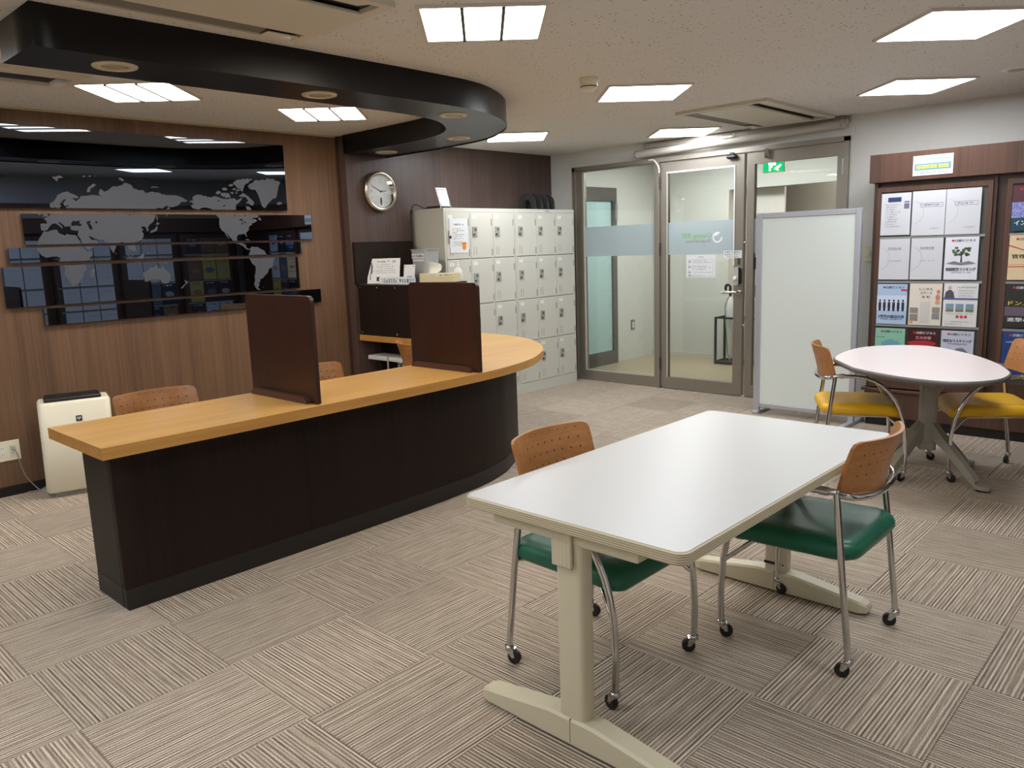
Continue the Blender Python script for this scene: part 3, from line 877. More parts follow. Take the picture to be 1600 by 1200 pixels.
DLR = mat('downlight rim', (206, 196, 172), 0.45)
for (x, y, lab) in ((-0.967, 0.223, 'unlit recessed downlight in the soffit nearest its square end'), (-0.985, 1.217, 'unlit recessed downlight midway along the straight part of the soffit'), (-1.045, 2.189, 'unlit recessed downlight where the soffit starts to curve'), (-1.753, 2.90, 'unlit recessed downlight on the far side of the soffit curve'), (-2.675, 2.965, 'unlit recessed downlight in the soffit above the clock')):
    t = thing('downlight', lab, 'downlight', (x, y, 2.222), 0, 'downlights in the soffit')
    obj('rim', MB().lathe([(0.052, 2.2225), (0.052, 2.216), (0.07, 2.213), (0.085, 2.216), (0.088, 2.2225)], 28, (x, y, 0)), DLR, t)
    obj('recess', MB().lathe([(0.0, 2.2215), (0.053, 2.2213)], 28, (x, y, 0)), mat('dark baffle', (70, 62, 52), 0.5), t)
    obj('lamp_face', MB().lathe([(0.0, 2.2135), (0.034, 2.2140), (0.044, 2.217), (0.046, 2.2212)], 24, (x, y, 0)), mat('unlit lamp', (176, 162, 132), 0.4), t)

# ================================================================ RECEPTION COUNTER
CZ, CT = 0.742, 0.047
ct = thing('reception_counter', 'long honey-topped reception counter with near-black base, curving to the pillar', 'counter', (-0.9, 0.0, 0))
outer = [(-0.554, -0.152), (-0.552, 0.5), (-0.556, 1.1), (-0.566, 1.55), (-0.582, 1.9), (-0.622, 2.177), (-0.712, 2.46), (-0.872, 2.74), (-0.958, 2.85), (-1.135, 3.03), (-1.398, 3.215), (-1.69, 3.33), (-2.03, 3.37), (-2.5, 3.375), (-2.955, 3.375)]
inner = [(-2.955, 2.785), (-2.4, 2.785), (-1.95, 2.77), (-1.62, 2.66), (-1.36, 2.42), (-1.22, 2.12), (-1.175, 1.85), (-1.165, 1.2), (-1.162, 0.5), (-1.16, -0.152)]
cp = [(p.x, p.y) for p in spline(outer, 5)]+[(p.x, p.y) for p in spline(inner, 5)]
mb = MB().flat(cp, CZ)
obj('countertop', mb, COUNTER, ct)
mb = MB()
n = len(cp)
vs = [(x, y, CZ) for x, y in cp]+[(x, y, CZ-CT) for x, y in cp]
mb.add(vs, [(i, (i+1) % n, (i+1) % n+n, i+n) for i in range(n)], False)
mb.flat(cp, CZ-CT)
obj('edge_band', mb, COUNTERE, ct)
obj('joint_line', MB().box(-0.5855, -0.5795, 1.858, 1.860, CZ-CT, CZ-0.0005), mat('joint', (120, 82, 38), 0.5), ct)
bo = [(-0.743, -0.06), (-0.742, 0.6), (-0.744, 1.2), (-0.758, 1.7), (-0.788, 2.05), (-0.85, 2.29), (-0.93, 2.46), (-1.14, 2.77), (-1.42, 2.99), (-1.72, 3.13), (-2.2, 3.19), (-2.6, 3.2), (-2.955, 3.2)]
bs = [(p.x, p.y) for p in spline(bo, 5)]
def offset(pl, d):
    out = []
    m = len(pl)
    for k in range(m):
        a = Vector(pl[max(k-1, 0)]); b = Vector(pl[min(k+1, m-1)])
        t_ = (b-a).normalized()
        out.append((pl[k][0]+t_.y*d, pl[k][1]-t_.x*d))
    return out
obj('front_panel', MB().prism(bs+offset(bs, -0.05)[::-1], 0.09, CZ-CT, True), BASEW, ct)
obj('end_panel', MB().box(-1.065, -0.7931, -0.06, -0.01, 0.09, CZ-CT), mat('dark olive end panel', (30, 24, 18), 0.55), ct)
kb = offset(bs, 0.001)
obj('kickboard', MB().prism(kb+offset(bs, -0.05)[::-1], 0.0, 0.09, True), KICK, ct)
obj('kickboard', MB().box(-1.066, -0.7931, -0.061, -0.01, 0.0, 0.09), KICK, ct)
obj('under_panel', MB().box(-2.955, -2.62, 3.0, 3.03, 0, CZ-CT), BASEW, ct)

# dividers on the counter
for y, lab in ((0.82, 'tall mahogany desk divider on the counter nearer the square end'), (1.88, 'tall mahogany desk divider on the counter nearer the lockers')):
    t = thing('desk_divider', lab, 'divider', (-0.87, y, CZ), 0, 'upright dividers on the counter')
    x0, x1 = (-1.166, -0.578)
    sh = [(x0, 0.003), (x1-0.002, 0.003)]
    r_ = 0.028
    for k in range(6):
        a = R(90*k/5); sh.append((x1-r_+r_*math.cos(a), 0.503-r_+r_*math.sin(a)))
    for k in range(6):
        a = R(90+90*k/5); sh.append((x0+r_+r_*math.cos(a), 0.503-r_+r_*math.sin(a)))
    M = Matrix(((1, 0, 0, 0), (0, 0, -1, y+0.01), (0, 1, 0, CZ), (0, 0, 0, 1)))
    obj('panel', MB().prism(sh, 0, 0.02).xf(M), DIVW, t)
    for s in (-1, 1):
        a0, a1 = x0+0.02, x1-0.06
        y0 = y+s*0.01; y1 = y+s*0.034
        prof = [(a0, 0.0), (a1, 0.0), (a1-0.0, 0.014), (a1-0.03, 0.03), (a0+0.03, 0.03), (a0, 0.014)]
        M = Matrix(((1, 0, 0, 0), (0, 0, 1, min(y0, y1)), (0, 1, 0, CZ), (0, 0, 0, 1)))
        o = obj('foot_rail', MB().prism(prof, 0, 0.024).xf(M), DIVF, t)
        recalc(o)

# hutch standing on the return leg of the counter
HZ = 1.168
t = thing('counter_hutch', 'near-black box shelf standing on the counter beside the pillar', 'shelf', (-2.6, 3.08, CZ))
hx1 = -2.22
obj('front_panel', MB().box(-2.955, hx1, 2.800, 2.818, CZ, HZ-0.012), BASEW, t)
obj('back_panel', MB().box(-2.955, hx1, 3.342, 3.36, CZ, HZ-0.012), BASEW, t)
obj('side_panel', MB().box(hx1-0.018, hx1, 2.8181, 3.3419, CZ, HZ-0.012), BASEW, t)
obj('top_board', MB().box(-2.955, hx1+0.004, 2.797, 3.363, HZ-0.012, HZ), mat('hutch top', (52, 42, 38), 0.4), t)
for (x, z) in ((-2.93, 1.14), (-2.70, 1.14), (-2.47, 1.14), (-2.93, 0.765), (-2.47, 0.765), (-2.25, 1.14)):
    obj('screw', MB().lathe([(0, 2.797), (0.005, 2.798), (0.006, 2.80)], 10, (x, 0, z), 'y'), CHROME, t)
tb = struct('trim_7', MB().box(-2.958, -2.94, 2.775, 3.40, HZ+0.001, 1.515), BASEW, 'near-black board fixed low on the pillar behind the hutch')
obj('board_edge', MB().box(-2.958, -2.935, 3.40, 3.412, HZ+0.001, 1.513), DIVW, tb)

# things on the hutch
def panelled(mb, o, ux, uz, uy):
    M = Matrix(((ux.x, uy.x, uz.x, o.x), (ux.y, uy.y, uz.y, o.y), (ux.z, uy.z, uz.z, o.z), (0, 0, 0, 1)))
    return mb.xf(M)
def leaning(name, label, cat, p0, ang, tilt, wdt, hgt, m=WHITE, thick=0.003, group=None):
    """a sheet standing on its lower edge: centre of the foot p0, turned by ang, leaning back by tilt; built in its own space (x right, z up, facing -y)"""
    t = thing(name, label, cat, p0, ang, group)
    t.rotation_euler = (tilt, 0, ang)
    t.rotation_mode = 'XYZ'
    obj('board', MB().box(-wdt/2, wdt/2, 0, thick, 0, hgt), m, t, world=False)
    return t
def on_sheet(t, mb, m, name='lettering', y=-0.0008):
    return obj(name, mb.xf(Matrix.Translation((0, y, 0))), m, t, world=False)
def rect(x0, x1, z0, z1, mb=None):
    mb = mb or MB()
    return mb.add([(x0, 0, z0), (x1, 0, z0), (x1, 0, z1), (x0, 0, z1)], [(0, 1, 2, 3)])
t = leaning('notice_board', 'white printed notice leaning on the hutch top beside the pillar', 'notice', (-2.815, 2.96, HZ), R(34), R(-18), 0.28, 0.215)
on_sheet(t, scribble(-0.06, 0.10, 0.188, 0.017, 0.015, fill=0.9), mat('navy ink', (50, 56, 96), 0.6), 'heading')
mb = MB()
for k, (a, b) in enumerate(((-0.06, 0.08), (-0.07, 0.10), (-0.05, 0.08), (-0.09, 0.11), (-0.07, 0.10))):
    scribble(a, b, 0.162-k*0.018, 0.010, 0.009, mb)
on_sheet(t, mb, GREYINK)
on_sheet(t, rect(-0.012, 0.015, 0.022, 0.05, rect(-0.06, -0.03, 0.018, 0.055, rect(0.045, 0.095, 0.02, 0.052))), INK, 'small_pictures')
on_sheet(t, rect(-0.115, -0.098, 0.085, 0.16, rect(-0.12, -0.112, 0.03, 0.09, rect(-0.118, -0.104, 0.162, 0.178))), mat('mid grey ink', (96, 96, 100), 0.6), 'figure_sketch')
t = leaning('photo_card', 'small white card with a blue picture in a clear holder on the hutch', 'card', (-2.60, 3.06, HZ), R(20), R(-10), 0.105, 0.15)
on_sheet(t, rect(-0.035, 0.045, 0.012, 0.04, rect(-0.02, 0.03, 0.03, 0.055)), mat('blue print', (110, 130, 190), 0.6), 'picture')
on_sheet(t, rect(-0.045, -0.038, 0.13, 0.137, rect(0.038, 0.045, 0.13, 0.137)), INK, 'corner_dots')
# waste bin
t = thing('waste_bin', 'grey plastic waste bin with a white label strip on the hutch', 'bin', (-2.60, 3.255, HZ))
bcx, bcy = -2.60, 3.255
def binring(hx, hy, z): return [(bcx+x, bcy+y, z) for x, y in rrect(-hx, hx, -hy, hy, 0.02, 3)]
GBIN = mat('grey bin plastic', (166, 168, 168), 0.45)
mb = MB().grid([binring(0.074, 0.075, HZ), binring(0.090, 0.085, HZ+0.262), binring(0.095, 0.09, HZ+0.264), binring(0.095, 0.09, HZ+0.272), binring(0.087, 0.082, HZ+0.272), binring(0.07, 0.07, HZ+0.01)], False, True)
mb.add(binring(0.074, 0.075, HZ+0.003), [tuple(range(len(binring(1, 1, 0))))])
obj('bin_body', mb, GBIN, t)
tl_ = (0.010)/0.262
def onbin(z): return bcy-0.075-(z-HZ)*0.038-0.0015
lb = obj('label_strip', MB().add([(bcx-0.076, onbin(HZ+0.195), HZ+0.195), (bcx+0.082, onbin(HZ+0.195), HZ+0.195), (bcx+0.084, onbin(HZ+0.235), HZ+0.235), (bcx-0.078, onbin(HZ+0.235), HZ+0.235)], [(0, 1, 2, 3)]), WHITE, t)
q = lettering('ペーパータオル専用ごみ', bcx+0.003, HZ+0.215, 0.15, 0.024, True, 0.0008)
for vv in q.v: vv.y = onbin(vv.z)-0.001
obj('lettering', q, INK, lb)
lb = obj('label_strip', MB().add([(bcx-0.065, onbin(HZ+0.172), HZ+0.172), (bcx+0.075, onbin(HZ+0.172), HZ+0.172), (bcx+0.075, onbin(HZ+0.186), HZ+0.186), (bcx-0.065, onbin(HZ+0.186), HZ+0.186)], [(0, 1, 2, 3)]), WHITE, t)
# small white basket
t = thing('plastic_basket', 'low white slotted plastic basket at the front of the hutch top', 'basket', (-2.58, 2.9, HZ))
mb = MB()
bx0, bx1, by0, by1, bz1 = -2.70, -2.36, 2.835, 2.925, HZ+0.055
for yy in (by0, by1):
    mb.box(bx0, bx1, yy-0.003, yy+0.003, HZ, HZ+0.012).box(bx0, bx1, yy-0.004, yy+0.004, bz1-0.012, bz1)
    for k in range(13):
        x = bx0+(bx1-bx0)*k/12
        mb.box(x-0.005, x+0.005, yy-0.003, yy+0.003, HZ+0.01, bz1-0.01)
for xx in (bx0, bx1):
    mb.box(xx-0.003, xx+0.003, by0, by1, HZ, HZ+0.012).box(xx-0.004, xx+0.004, by0, by1, bz1-0.012, bz1)
    for k in range(4):
        y = by0+(by1-by0)*k/3
        mb.box(xx-0.003, xx+0.003, y-0.005, y+0.005, HZ+0.01, bz1-0.01)
mb.box(bx0, bx1, by0, by1, HZ+0.0005, HZ+0.004)
obj('basket_body', mb, mat('milky plastic', (214, 220, 226), 0.4), t)
for a_, b_, c_ in ((-2.44, -2.41, 0.05), (-2.65, -2.57, 0.03)): obj('packet', MB().box(a_, b_, 2.85, 2.91, HZ+0.004, HZ+c_), mat('grey contents', (120, 126, 136), 0.6), t)
# tissue box
t = thing('tissue_box', 'cream tissue box with a tissue sticking out on the hutch', 'tissue box', (-2.355, 3.20, HZ), R(16))
WV = speckle('woven cream card', (226, 216, 180), (206, 194, 156), 400, 0.4, 0.6, 0.7, 0.1)
obj('box', MB().bbox(-0.175, 0.16, -0.055, 0.055, 0, 0.072, 0.003), WV, t, world=False)
obj('label_band', rect(-0.01, 0.155, 0.046, 0.069).xf(Matrix.Translation((0, -0.0556, 0))), mat('pale band', (232, 226, 204), 0.6), t, world=False)
obj('lettering', scribble(0.0, 0.145, 0.057, 0.015, 0.0135).xf(Matrix.Translation((0, -0.0562, 0))), INK, t, world=False)
mb = MB()
rows = []
for i in range(6):
    v_ = i/5
    row = []
    for k in range(9):
        u_ = k/8-0.5
        row.append((u_*(0.10+0.11*v_)-0.075+0.02*v_, 0.026*math.sin(u_*9)*(0.4+v_)+0.016*math.sin(v_*4), 0.071+0.10*v_*(1-0.7*abs(u_+0.12))))
    rows.append(row)
mb.grid(rows)
obj('tissue', mb, mat('tissue paper', (240, 243, 238), 0.8), t, world=False)
# sanitiser bottle
sx, sy = -2.27, 3.315
t = thing('pump_bottle', 'clear white pump bottle behind the tissue box', 'bottle', (sx, sy, HZ))
obj('bottle_body', MB().lathe([(0, HZ), (0.034, HZ), (0.036, HZ+0.008), (0.036, HZ+0.085), (0.022, HZ+0.105), (0.012, HZ+0.112), (0.012, HZ+0.125)], 18, (sx, sy, 0)), mat('milky bottle', (222, 226, 228), 0.3), t)
obj('pump_head', MB().cyl((sx, sy, HZ+0.125), (sx, sy, HZ+0.165), 0.006, 10).lathe([(0.013, HZ+0.122), (0.014, HZ+0.136), (0.006, HZ+0.14)], 14, (sx, sy, 0)).tube([(sx, sy, HZ+0.165), (sx-0.012, sy-0.01, HZ+0.168), (sx-0.034, sy-0.025, HZ+0.16)], 0.006, 8), WPLAS, t)

# low white shelf with paper bundles under the return leg
t = thing('paper_bundle', 'strapped bundle of white papers on a small stand under the counter leg', 'papers', (-2.55, 2.93, 0))
obj('stand', MB().box(-2.70, -2.32, 2.97, 3.14, 0, 0.53), mat('beige stand', (196, 194, 182), 0.5), t)
obj('sheets', MB().box(-2.93, -2.35, 2.84, 3.14, 0.531, 0.545).box(-2.92, -2.36, 2.835, 3.135, 0.546, 0.565), WHITE, t)
obj('strap', MB().box(-2.66, -2.645, 2.829, 2.8345, 0.40, 0.568).box(-2.66, -2.645, 2.83, 3.14, 0.566, 0.568), mat('grey strap', (170, 168, 160), 0.6), t)

# ================================================================ CHAIRS
def cushion(w, d, z0, z1, front_round=0.05):
    """seat pad: rounded outline, domed top, waterfall front; front is +y"""
    def outline(k):  # k: inset
        return [(x, y) for x, y in rrect(-w/2+k, w/2-k, -d/2+k, d/2-k, max(0.075-k*0.6, 0.02), 6)]
    rows = []
    prof = [(0.03, 0.0), (0.008, 0.006), (0.0, 0.02), (0.0, 0.038), (0.006, 0.055), (0.02, 0.066), (0.05, 0.072), (0.10, 0.073)]
    H = z1-z0
    for ins, zz in prof:
        row = []
        for x, y in outline(ins):
            drop = 0.0
            if y > d*0.18: drop = 0.028*((y-d*0.18)/(d*0.32))**2
            dip = -0.012*math.cos(PI*x/w)*(1 if zz > 0.05 else 0)
            row.append((x, y, z0+zz/0.073*H-drop+dip))
        rows.append(row)
    mb = MB().grid(rows, True, True)
    n = len(rows[0])
    c = [sum(q[i] for q in rows[-1])/n for i in range(3)]
    mb.add(rows[-1]+[(0, -0.01, z1-0.018)], [(k, (k+1) % n, n) for k in range(n)], True)
    mb.add(rows[0], [tuple(range(n))[::-1]])
    return mb
def chair_proto(name, seatmat, label, group):
    t = thing(name, label, 'chair', (0, 0, 0), 0, group)
    o = obj('seat', cushion(0.455, 0.455, 0.385, 0.458), seatmat, t, world=False)
    recalc(o)
    # curved perforated backrest, edges forward
    nx, nz, th = 18, 8, 0.012
    def bp(u, v, off):
        x = u*0.201*(1.0+0.02*v)
        z = 0.612+0.176*v-0.016*(1-u*u)*(1-v)-0.0*u
        curve = 0.064*(1-u*u)
        y = -0.150-curve-0.034*v-0.016*v*v-off
        return (x, y, z)
    def corner(u, v):
        # round the corners of the sheet a little
        return u, v
    front = [[bp(-1+2*i/nx, j/nz, 0) for i in range(nx+1)] for j in range(nz+1)]
    back = [[bp(-1+2*i/nx, j/nz, th) for i in range(nx+1)] for j in range(nz+1)]
    for rws in (front, back):
        for j in (0, nz):
            for i in (0, nx):
                q = rws[j][i]
                rws[j][i] = (q[0]*0.975, q[1], q[2]+(0.007 if j == 0 else -0.007))
    mb = MB().grid([r_[::-1] for r_ in front]).grid(back)
    b_ = obj('backrest', mb, PLY, t, world=False)
    mb = MB()
    ring_f = front[0]+[front[j][nx] for j in range(1, nz)]+front[nz][::-1]+[front[j][0] for j in range(nz-1, 0, -1)]
    ring_b = back[0]+[back[j][nx] for j in range(1, nz)]+back[nz][::-1]+[back[j][0] for j in range(nz-1, 0, -1)]
    mb.grid([ring_f, ring_b], False, True)
    obj('plywood_edge', mb, PLYEDGE, b_, world=False)
    rt = 0.0115
    for s in (-1, 1):
        obj('rear_leg', MB().tube([(s*0.232, -0.222, 0.062), (s*0.228, -0.19, 0.35), (s*0.216, -0.158, 0.615)], rt, 12), CHROME, t, world=False)
        arc = [(s*0.237, 0.232, 0.062), (s*0.236, 0.236, 0.16), (s*0.235, 0.232, 0.24)]
        for k in range(1, 10):
            a = R(90*k/9)
            arc.append((s*0.235, -0.045+0.277*math.cos(a), 0.24+0.378*math.sin(a)))
        arc += [(s*0.228, -0.10, 0.620), (s*0.216, -0.158, 0.618)]
        obj('arm_and_front_leg', MB().tube(arc, rt, 12), CHROME, t, world=False)
        obj('arm_joint', MB().tube([(s*0.222, -0.135, 0.6185), (s*0.2265, -0.108, 0.620)], 0.0145, 12), CHROME, t, world=False)
    hoop = [(-0.216, -0.158, 0.616)]
    for k in range(0, 13):
        a = R(-90+180*k/12)
        hoop.append((0.212*math.sin(a), -0.160-0.076*max(math.cos(a), 0.0)**0.8, 0.612-0.02*math.cos(a)))
    hoop.append((0.216, -0.158, 0.616))
    obj('back_hoop', MB().tube(hoop, 0.012, 12), CHROME, t, world=False)
    mb = MB()
    mb.tube([(-0.228, -0.188, 0.385), (-0.17, -0.17, 0.378), (0.17, -0.17, 0.378), (0.228, -0.188, 0.385)], 0.008, 8)
    for s in (-1, 1): mb.tube([(s*0.17, -0.17, 0.378), (s*0.18, 0.14, 0.374), (s*0.234, 0.222, 0.30)], 0.008, 8)
    obj('seat_frame', mb, CHROME, t, world=False)
    for (x, y) in ((-0.232, -0.222), (0.232, -0.222), (-0.237, 0.232), (0.237, 0.232)):
        a = random.uniform(-0.9, 0.9)+(PI if y < 0 else 0)
        ca, sa = math.cos(a), math.sin(a)
        fx, fy = sa, -ca      # trailing direction
        c_ = MB()
        c_.lathe([(0.0, 0.064), (0.015, 0.064), (0.0165, 0.056), (0.0165, 0.05), (0.0, 0.05)], 14, (x, y, 0))
        nx_, ny_ = -fy, fx
        for s in (-1, 1):
            p = lambda f_, z_, w_: (x+fx*f_+nx_*w_*s, y+fy*f_+ny_*w_*s, z_)
            c_.add([p(-0.013, 0.052, 0.011), p(0.018, 0.052, 0.011), p(0.023, 0.024, 0.011), p(0.013, 0.022, 0.011), p(-0.013, 0.052, 0.0125), p(0.018, 0.052, 0.0125), p(0.023, 0.024, 0.0125), p(0.013, 0.022, 0.0125)], [(0, 1, 2, 3), (7, 6, 5, 4), (0, 4, 5, 1), (1, 5, 6, 2), (2, 6, 7, 3), (3, 7, 4, 0)])
        p = lambda f_, w_, z_: (x+fx*f_+nx_*w_, y+fy*f_+ny_*w_, z_)
        c_.add([p(-0.014, -0.0125, 0.05), p(0.02, -0.0125, 0.05), p(0.02, 0.0125, 0.05), p(-0.014, 0.0125, 0.05), p(-0.014, -0.0125, 0.054), p(0.02, -0.0125, 0.054), p(0.02, 0.0125, 0.054), p(-0.014, 0.0125, 0.054)], [(0, 3, 2, 1), (4, 5, 6, 7), (0, 1, 5, 4), (1, 2, 6, 5), (2, 3, 7, 6), (3, 0, 4, 7)])
        co = obj('caster', c_, CHROME, t, world=False)
        wh = MB()
        cx_, cy_ = x+fx*0.018, y+fy*0.018
        wh.tube([(cx_+nx_*w_, cy_+ny_*w_, 0.0235) for w_ in (-0.0095, -0.008, 0.008, 0.0095)], [0.019, 0.0235, 0.0235, 0.019], 20)
        obj('wheel', wh, RUBBER, co, world=False)
    return t
def place(t, x, y, facing_deg, label, group=None):
    t.location = (x, y, 0)
    t.rotation_euler = (0, 0, R(facing_deg-90))
    t['label'] = label
    if group: t['group'] = group
    return t
g1 = 'green chairs at the white table'
ch = chair_proto('green_chair', GREEN, '', g1)
place(ch, 0.978, 0.885, 0, 'green vinyl chair tucked under the white table on the counter side', g1)
c2 = copy_tree(ch)
place(c2, 1.462, 1.52, 180, 'green vinyl chair at the white table with its back to the oval table side', g1)
g2 = 'yellow chairs at the oval table'
cy = chair_proto('yellow_chair', YELLOW, '', g2)
place(cy, 0.83, 3.714, 28.5, 'yellow vinyl chair on the whiteboard side of the oval table', g2)
cy2 = copy_tree(cy)
place(cy2, 1.44, 4.075, 208.5, 'yellow vinyl chair on the bookcase side of the oval table, cut by the picture edge', g2)
g3 = 'plywood-backed chairs behind the counter'
cb = copy_tree(ch)
cb.name = 'office_chair'
place(cb, -1.20, 0.41, 0, 'plywood-backed chair behind the counter next to the air purifier', g3)
cb = copy_tree(ch)
cb.name = 'office_chair'
place(cb, -1.25, 1.34, 0, 'plywood-backed chair behind the counter between the two dividers', g3)
cb = copy_tree(ch)
cb.name = 'office_chair'
place(cb, -1.74, 2.56, 66, 'plywood-backed chair turned to the hutch behind the counter bend', g3)

# ================================================================ WHITE TABLE
TZ = 0.70
tx0, tx1, ty0, ty1 = 0.845, 1.612, 0.378, 1.875
t = thing('meeting_table', 'white rectangular meeting table on beige T-shaped legs', 'table', (1.225, 1.125, 0))
WTOP = mat('white laminate', (204, 206, 207), 0.34, spec=0.35)
ou = rrect(tx0, tx1, ty0, ty1, 0.035, 6)
iu = rrect(tx0+0.006, tx1-0.006, ty0+0.006, ty1-0.006, 0.03, 6)
obj('tabletop', MB().prism(iu, TZ-0.03, TZ), WTOP, t)
EDG = wood('ribbed beige edge', (214, 204, 178), (176, 166, 140), 0.5, 'x', stripe=1.0)
def ribbed():
    m = mat('ribbed edge band', (206, 196, 168), 0.5)
    nt = m.node_tree; P = nt.nodes['Principled BSDF']
    tc = nd(nt, 'ShaderNodeTexCoord'); sp = nd(nt, 'ShaderNodeSeparateXYZ')
    nt.links.new(tc.outputs['Object'], sp.inputs[0])
    a = nd(nt, 'ShaderNodeMath', operation='MULTIPLY'); a.inputs[1].default_value = 2*PI/0.0065
    nt.links.new(sp.outputs['Z'], a.inputs[0])
    s_ = nd(nt, 'ShaderNodeMath', operation='SINE'); nt.links.new(a.outputs[0], s_.inputs[0])
    rp = ramp(nt, [(0.1, lin((170, 158, 130))), (0.6, lin((212, 202, 176)))])
    nt.links.new(s_.outputs[0], rp.inputs['Fac']); nt.links.new(rp.outputs['Color'], P.inputs['Base Color'])
    return m
n = len(ou)
rows = [[(x, y, TZ-0.0005) for x, y in iu], [(x, y, TZ-0.005) for x, y in ou], [(x, y, TZ-0.03) for x, y in ou], [(x, y, TZ-0.036) for x, y in iu]]
mb = MB().grid(rows[::-1], False, True)
mb.flat(iu, TZ-0.036)
o = obj('edge_band', mb, ribbed(), t)
recalc(o)
cxm = 1.215
for yy, s in ((0.455, -1), (1.785, 1)):
    # tapering foot bar
    mb = MB()
    for sg in (-1, 1):
        secs = []
        for (d, hw, h0, h1) in ((0.0, 0.037, 0.008, 0.088), (0.08, 0.037, 0.008, 0.088), (0.338, 0.034, 0.008, 0.052), (0.364, 0.028, 0.012, 0.044), (0.370, 0.02, 0.018, 0.036)):
            x = cxm+sg*d
            secs.append([(x, yy-hw, h0), (x, yy+hw, h0), (x, yy+hw, h1-0.008), (x, yy+hw-0.008, h1), (x, yy-hw+0.008, h1), (x, yy-hw, h1-0.008)])
        mb.grid(secs, False, True)
        mb.add(secs[-1], [tuple(range(6))])
    o = obj('foot', mb, BEIGE, t); recalc(o)
    obj('glide', MB().cyl((cxm-0.34, yy, 0), (cxm-0.34, yy, 0.012), 0.018, 12).cyl((cxm+0.34, yy, 0), (cxm+0.34, yy, 0.012), 0.018, 12), RUBBER, o)
    obj('foot_joint', MB().box(cxm-0.001, cxm+0.001, yy-0.0376, yy+0.0376, 0.012, 0.087), mat('beige joint', (120, 112, 92), 0.6), o)
    col = [(x+cxm, y+yy) for x, y in rrect(-0.047, 0.047, -0.03, 0.03, 0.016, 4)]
    cl = obj('leg_column', MB().prism(col, 0.085, TZ-0.036, True), BEIGE, t)
    obj('cross_beam', MB().bbox(cxm-0.285, cxm+0.235, yy-0.032+0.0*s, yy+0.032, TZ-0.082, TZ-0.0365, 0.006), BEIGE, t)
    ys = yy+s*0.034
    cv = obj('column_cover', MB().bbox(cxm-0.045, cxm+0.025, min(ys, ys+s*0.014), max(ys, ys+s*0.014), TZ-0.148, TZ-0.04, 0.005), wood('ribbed cover', (212, 203, 178), (186, 176, 150), 0.5, 'z', stripe=140, along=1), t)
    if s > 0:
        obj('maker_plate', MB().box(cxm-0.045, cxm+0.0, yy-0.0312, yy-0.03, 0.115, 0.127), INK, cl)
        for dx in (0.018, 0.034):
            obj('bolt_hole', MB().lathe([(0, yy-0.0312), (0.0035, yy-0.031), (0.004, yy-0.03)], 10, (cxm+dx, 0, 0.121), 'y'), INK, cl)
obj('stretcher', MB().bbox(cxm-0.02, cxm+0.02, 0.485, 1.765, TZ-0.10, TZ-0.045, 0.004), BEIGE, t)

# ================================================================ OVAL TABLE
t = thing('oval_table', 'egg-shaped pale pink table with grey edge and splayed grey legs', 'table', (1.18, 3.78, 0))
eg = [(0.735, 3.565), (0.665, 3.84), (0.672, 4.145), (0.765, 4.325), (0.915, 4.425), (1.075, 4.415), (1.335, 4.17), (1.54, 3.863), (1.641, 3.632), (1.678, 3.485), (1.665, 3.30), (1.577, 3.16), (1.448, 3.10), (1.224, 3.14), (0.931, 3.315)]
E3 = eg[-2:]+eg+eg[:2]
sp = spline(E3, 6)[12:-12]
egp = [(p.x, p.y) for p in sp][:-1] if (sp[0]-sp[-1]).length < 1e-4 else [(p.x, p.y) for p in sp]
ecx = sum(p[0] for p in egp)/len(egp); ecy = sum(p[1] for p in egp)/len(egp)
# keep anticlockwise
ar = sum(egp[i][0]*egp[(i+1) % len(egp)][1]-egp[(i+1) % len(egp)][0]*egp[i][1] for i in range(len(egp)))
if ar < 0: egp = egp[::-1]
def sc(pl, d):
    m = len(pl); out = []
    for k in range(m):
        a = Vector(pl[k-1]); b = Vector(pl[(k+1) % m]); t_ = (b-a).normalized()
        out.append((pl[k][0]-t_.y*d, pl[k][1]+t_.x*d))
    return out
ein = sc(egp, 0.012)
obj('tabletop', MB().flat(ein, TZ).prism(sc(egp, 0.014), TZ-0.02, TZ-0.0005), mat('pale pink laminate', (236, 224, 222), 0.3), t)
rows = [[(x, y, TZ) for x, y in ein], [(x, y, TZ-0.003) for x, y in sc(egp, 0.004)], [(x, y, TZ-0.012) for x, y in egp], [(x, y, TZ-0.026) for x, y in sc(egp, 0.006)], [(x, y, TZ-0.034) for x, y in sc(egp, 0.03)]]
mb = MB().grid(rows[::-1], True, True)
mb.flat(sc(egp, 0.03), TZ-0.034)
obj('grey_edge', mb, mat('grey rubber edge', (104, 98, 94), 0.5), t)
EGC = mat('grey painted column', (150, 145, 134), 0.45)
ex, ey = 1.205, 3.82
A0 = R(28.5)
def rot2(x, y, a): return (ex+x*math.cos(a)-y*math.sin(a), ey+x*math.sin(a)+y*math.cos(a))
col = [rot2(x, y, A0) for x, y in rrect(-0.045, 0.045, -0.05, 0.05, 0.025, 5)]
obj('column', MB().prism(col, 0.20, TZ-0.05, True), EGC, t)
obj('column_foot', MB().prism([rot2(x*1.0, y*1.0, A0) for x, y in rrect(-0.046, 0.046, -0.051, 0.051, 0.025, 5)], 0.165, 0.20, True), mat('pale column foot', (160, 154, 142), 0.5), t)
mb = MB()
for k in range(4):
    a = R(-21-87*k) if k < 2 else R(-21-87*k-3)
    pass
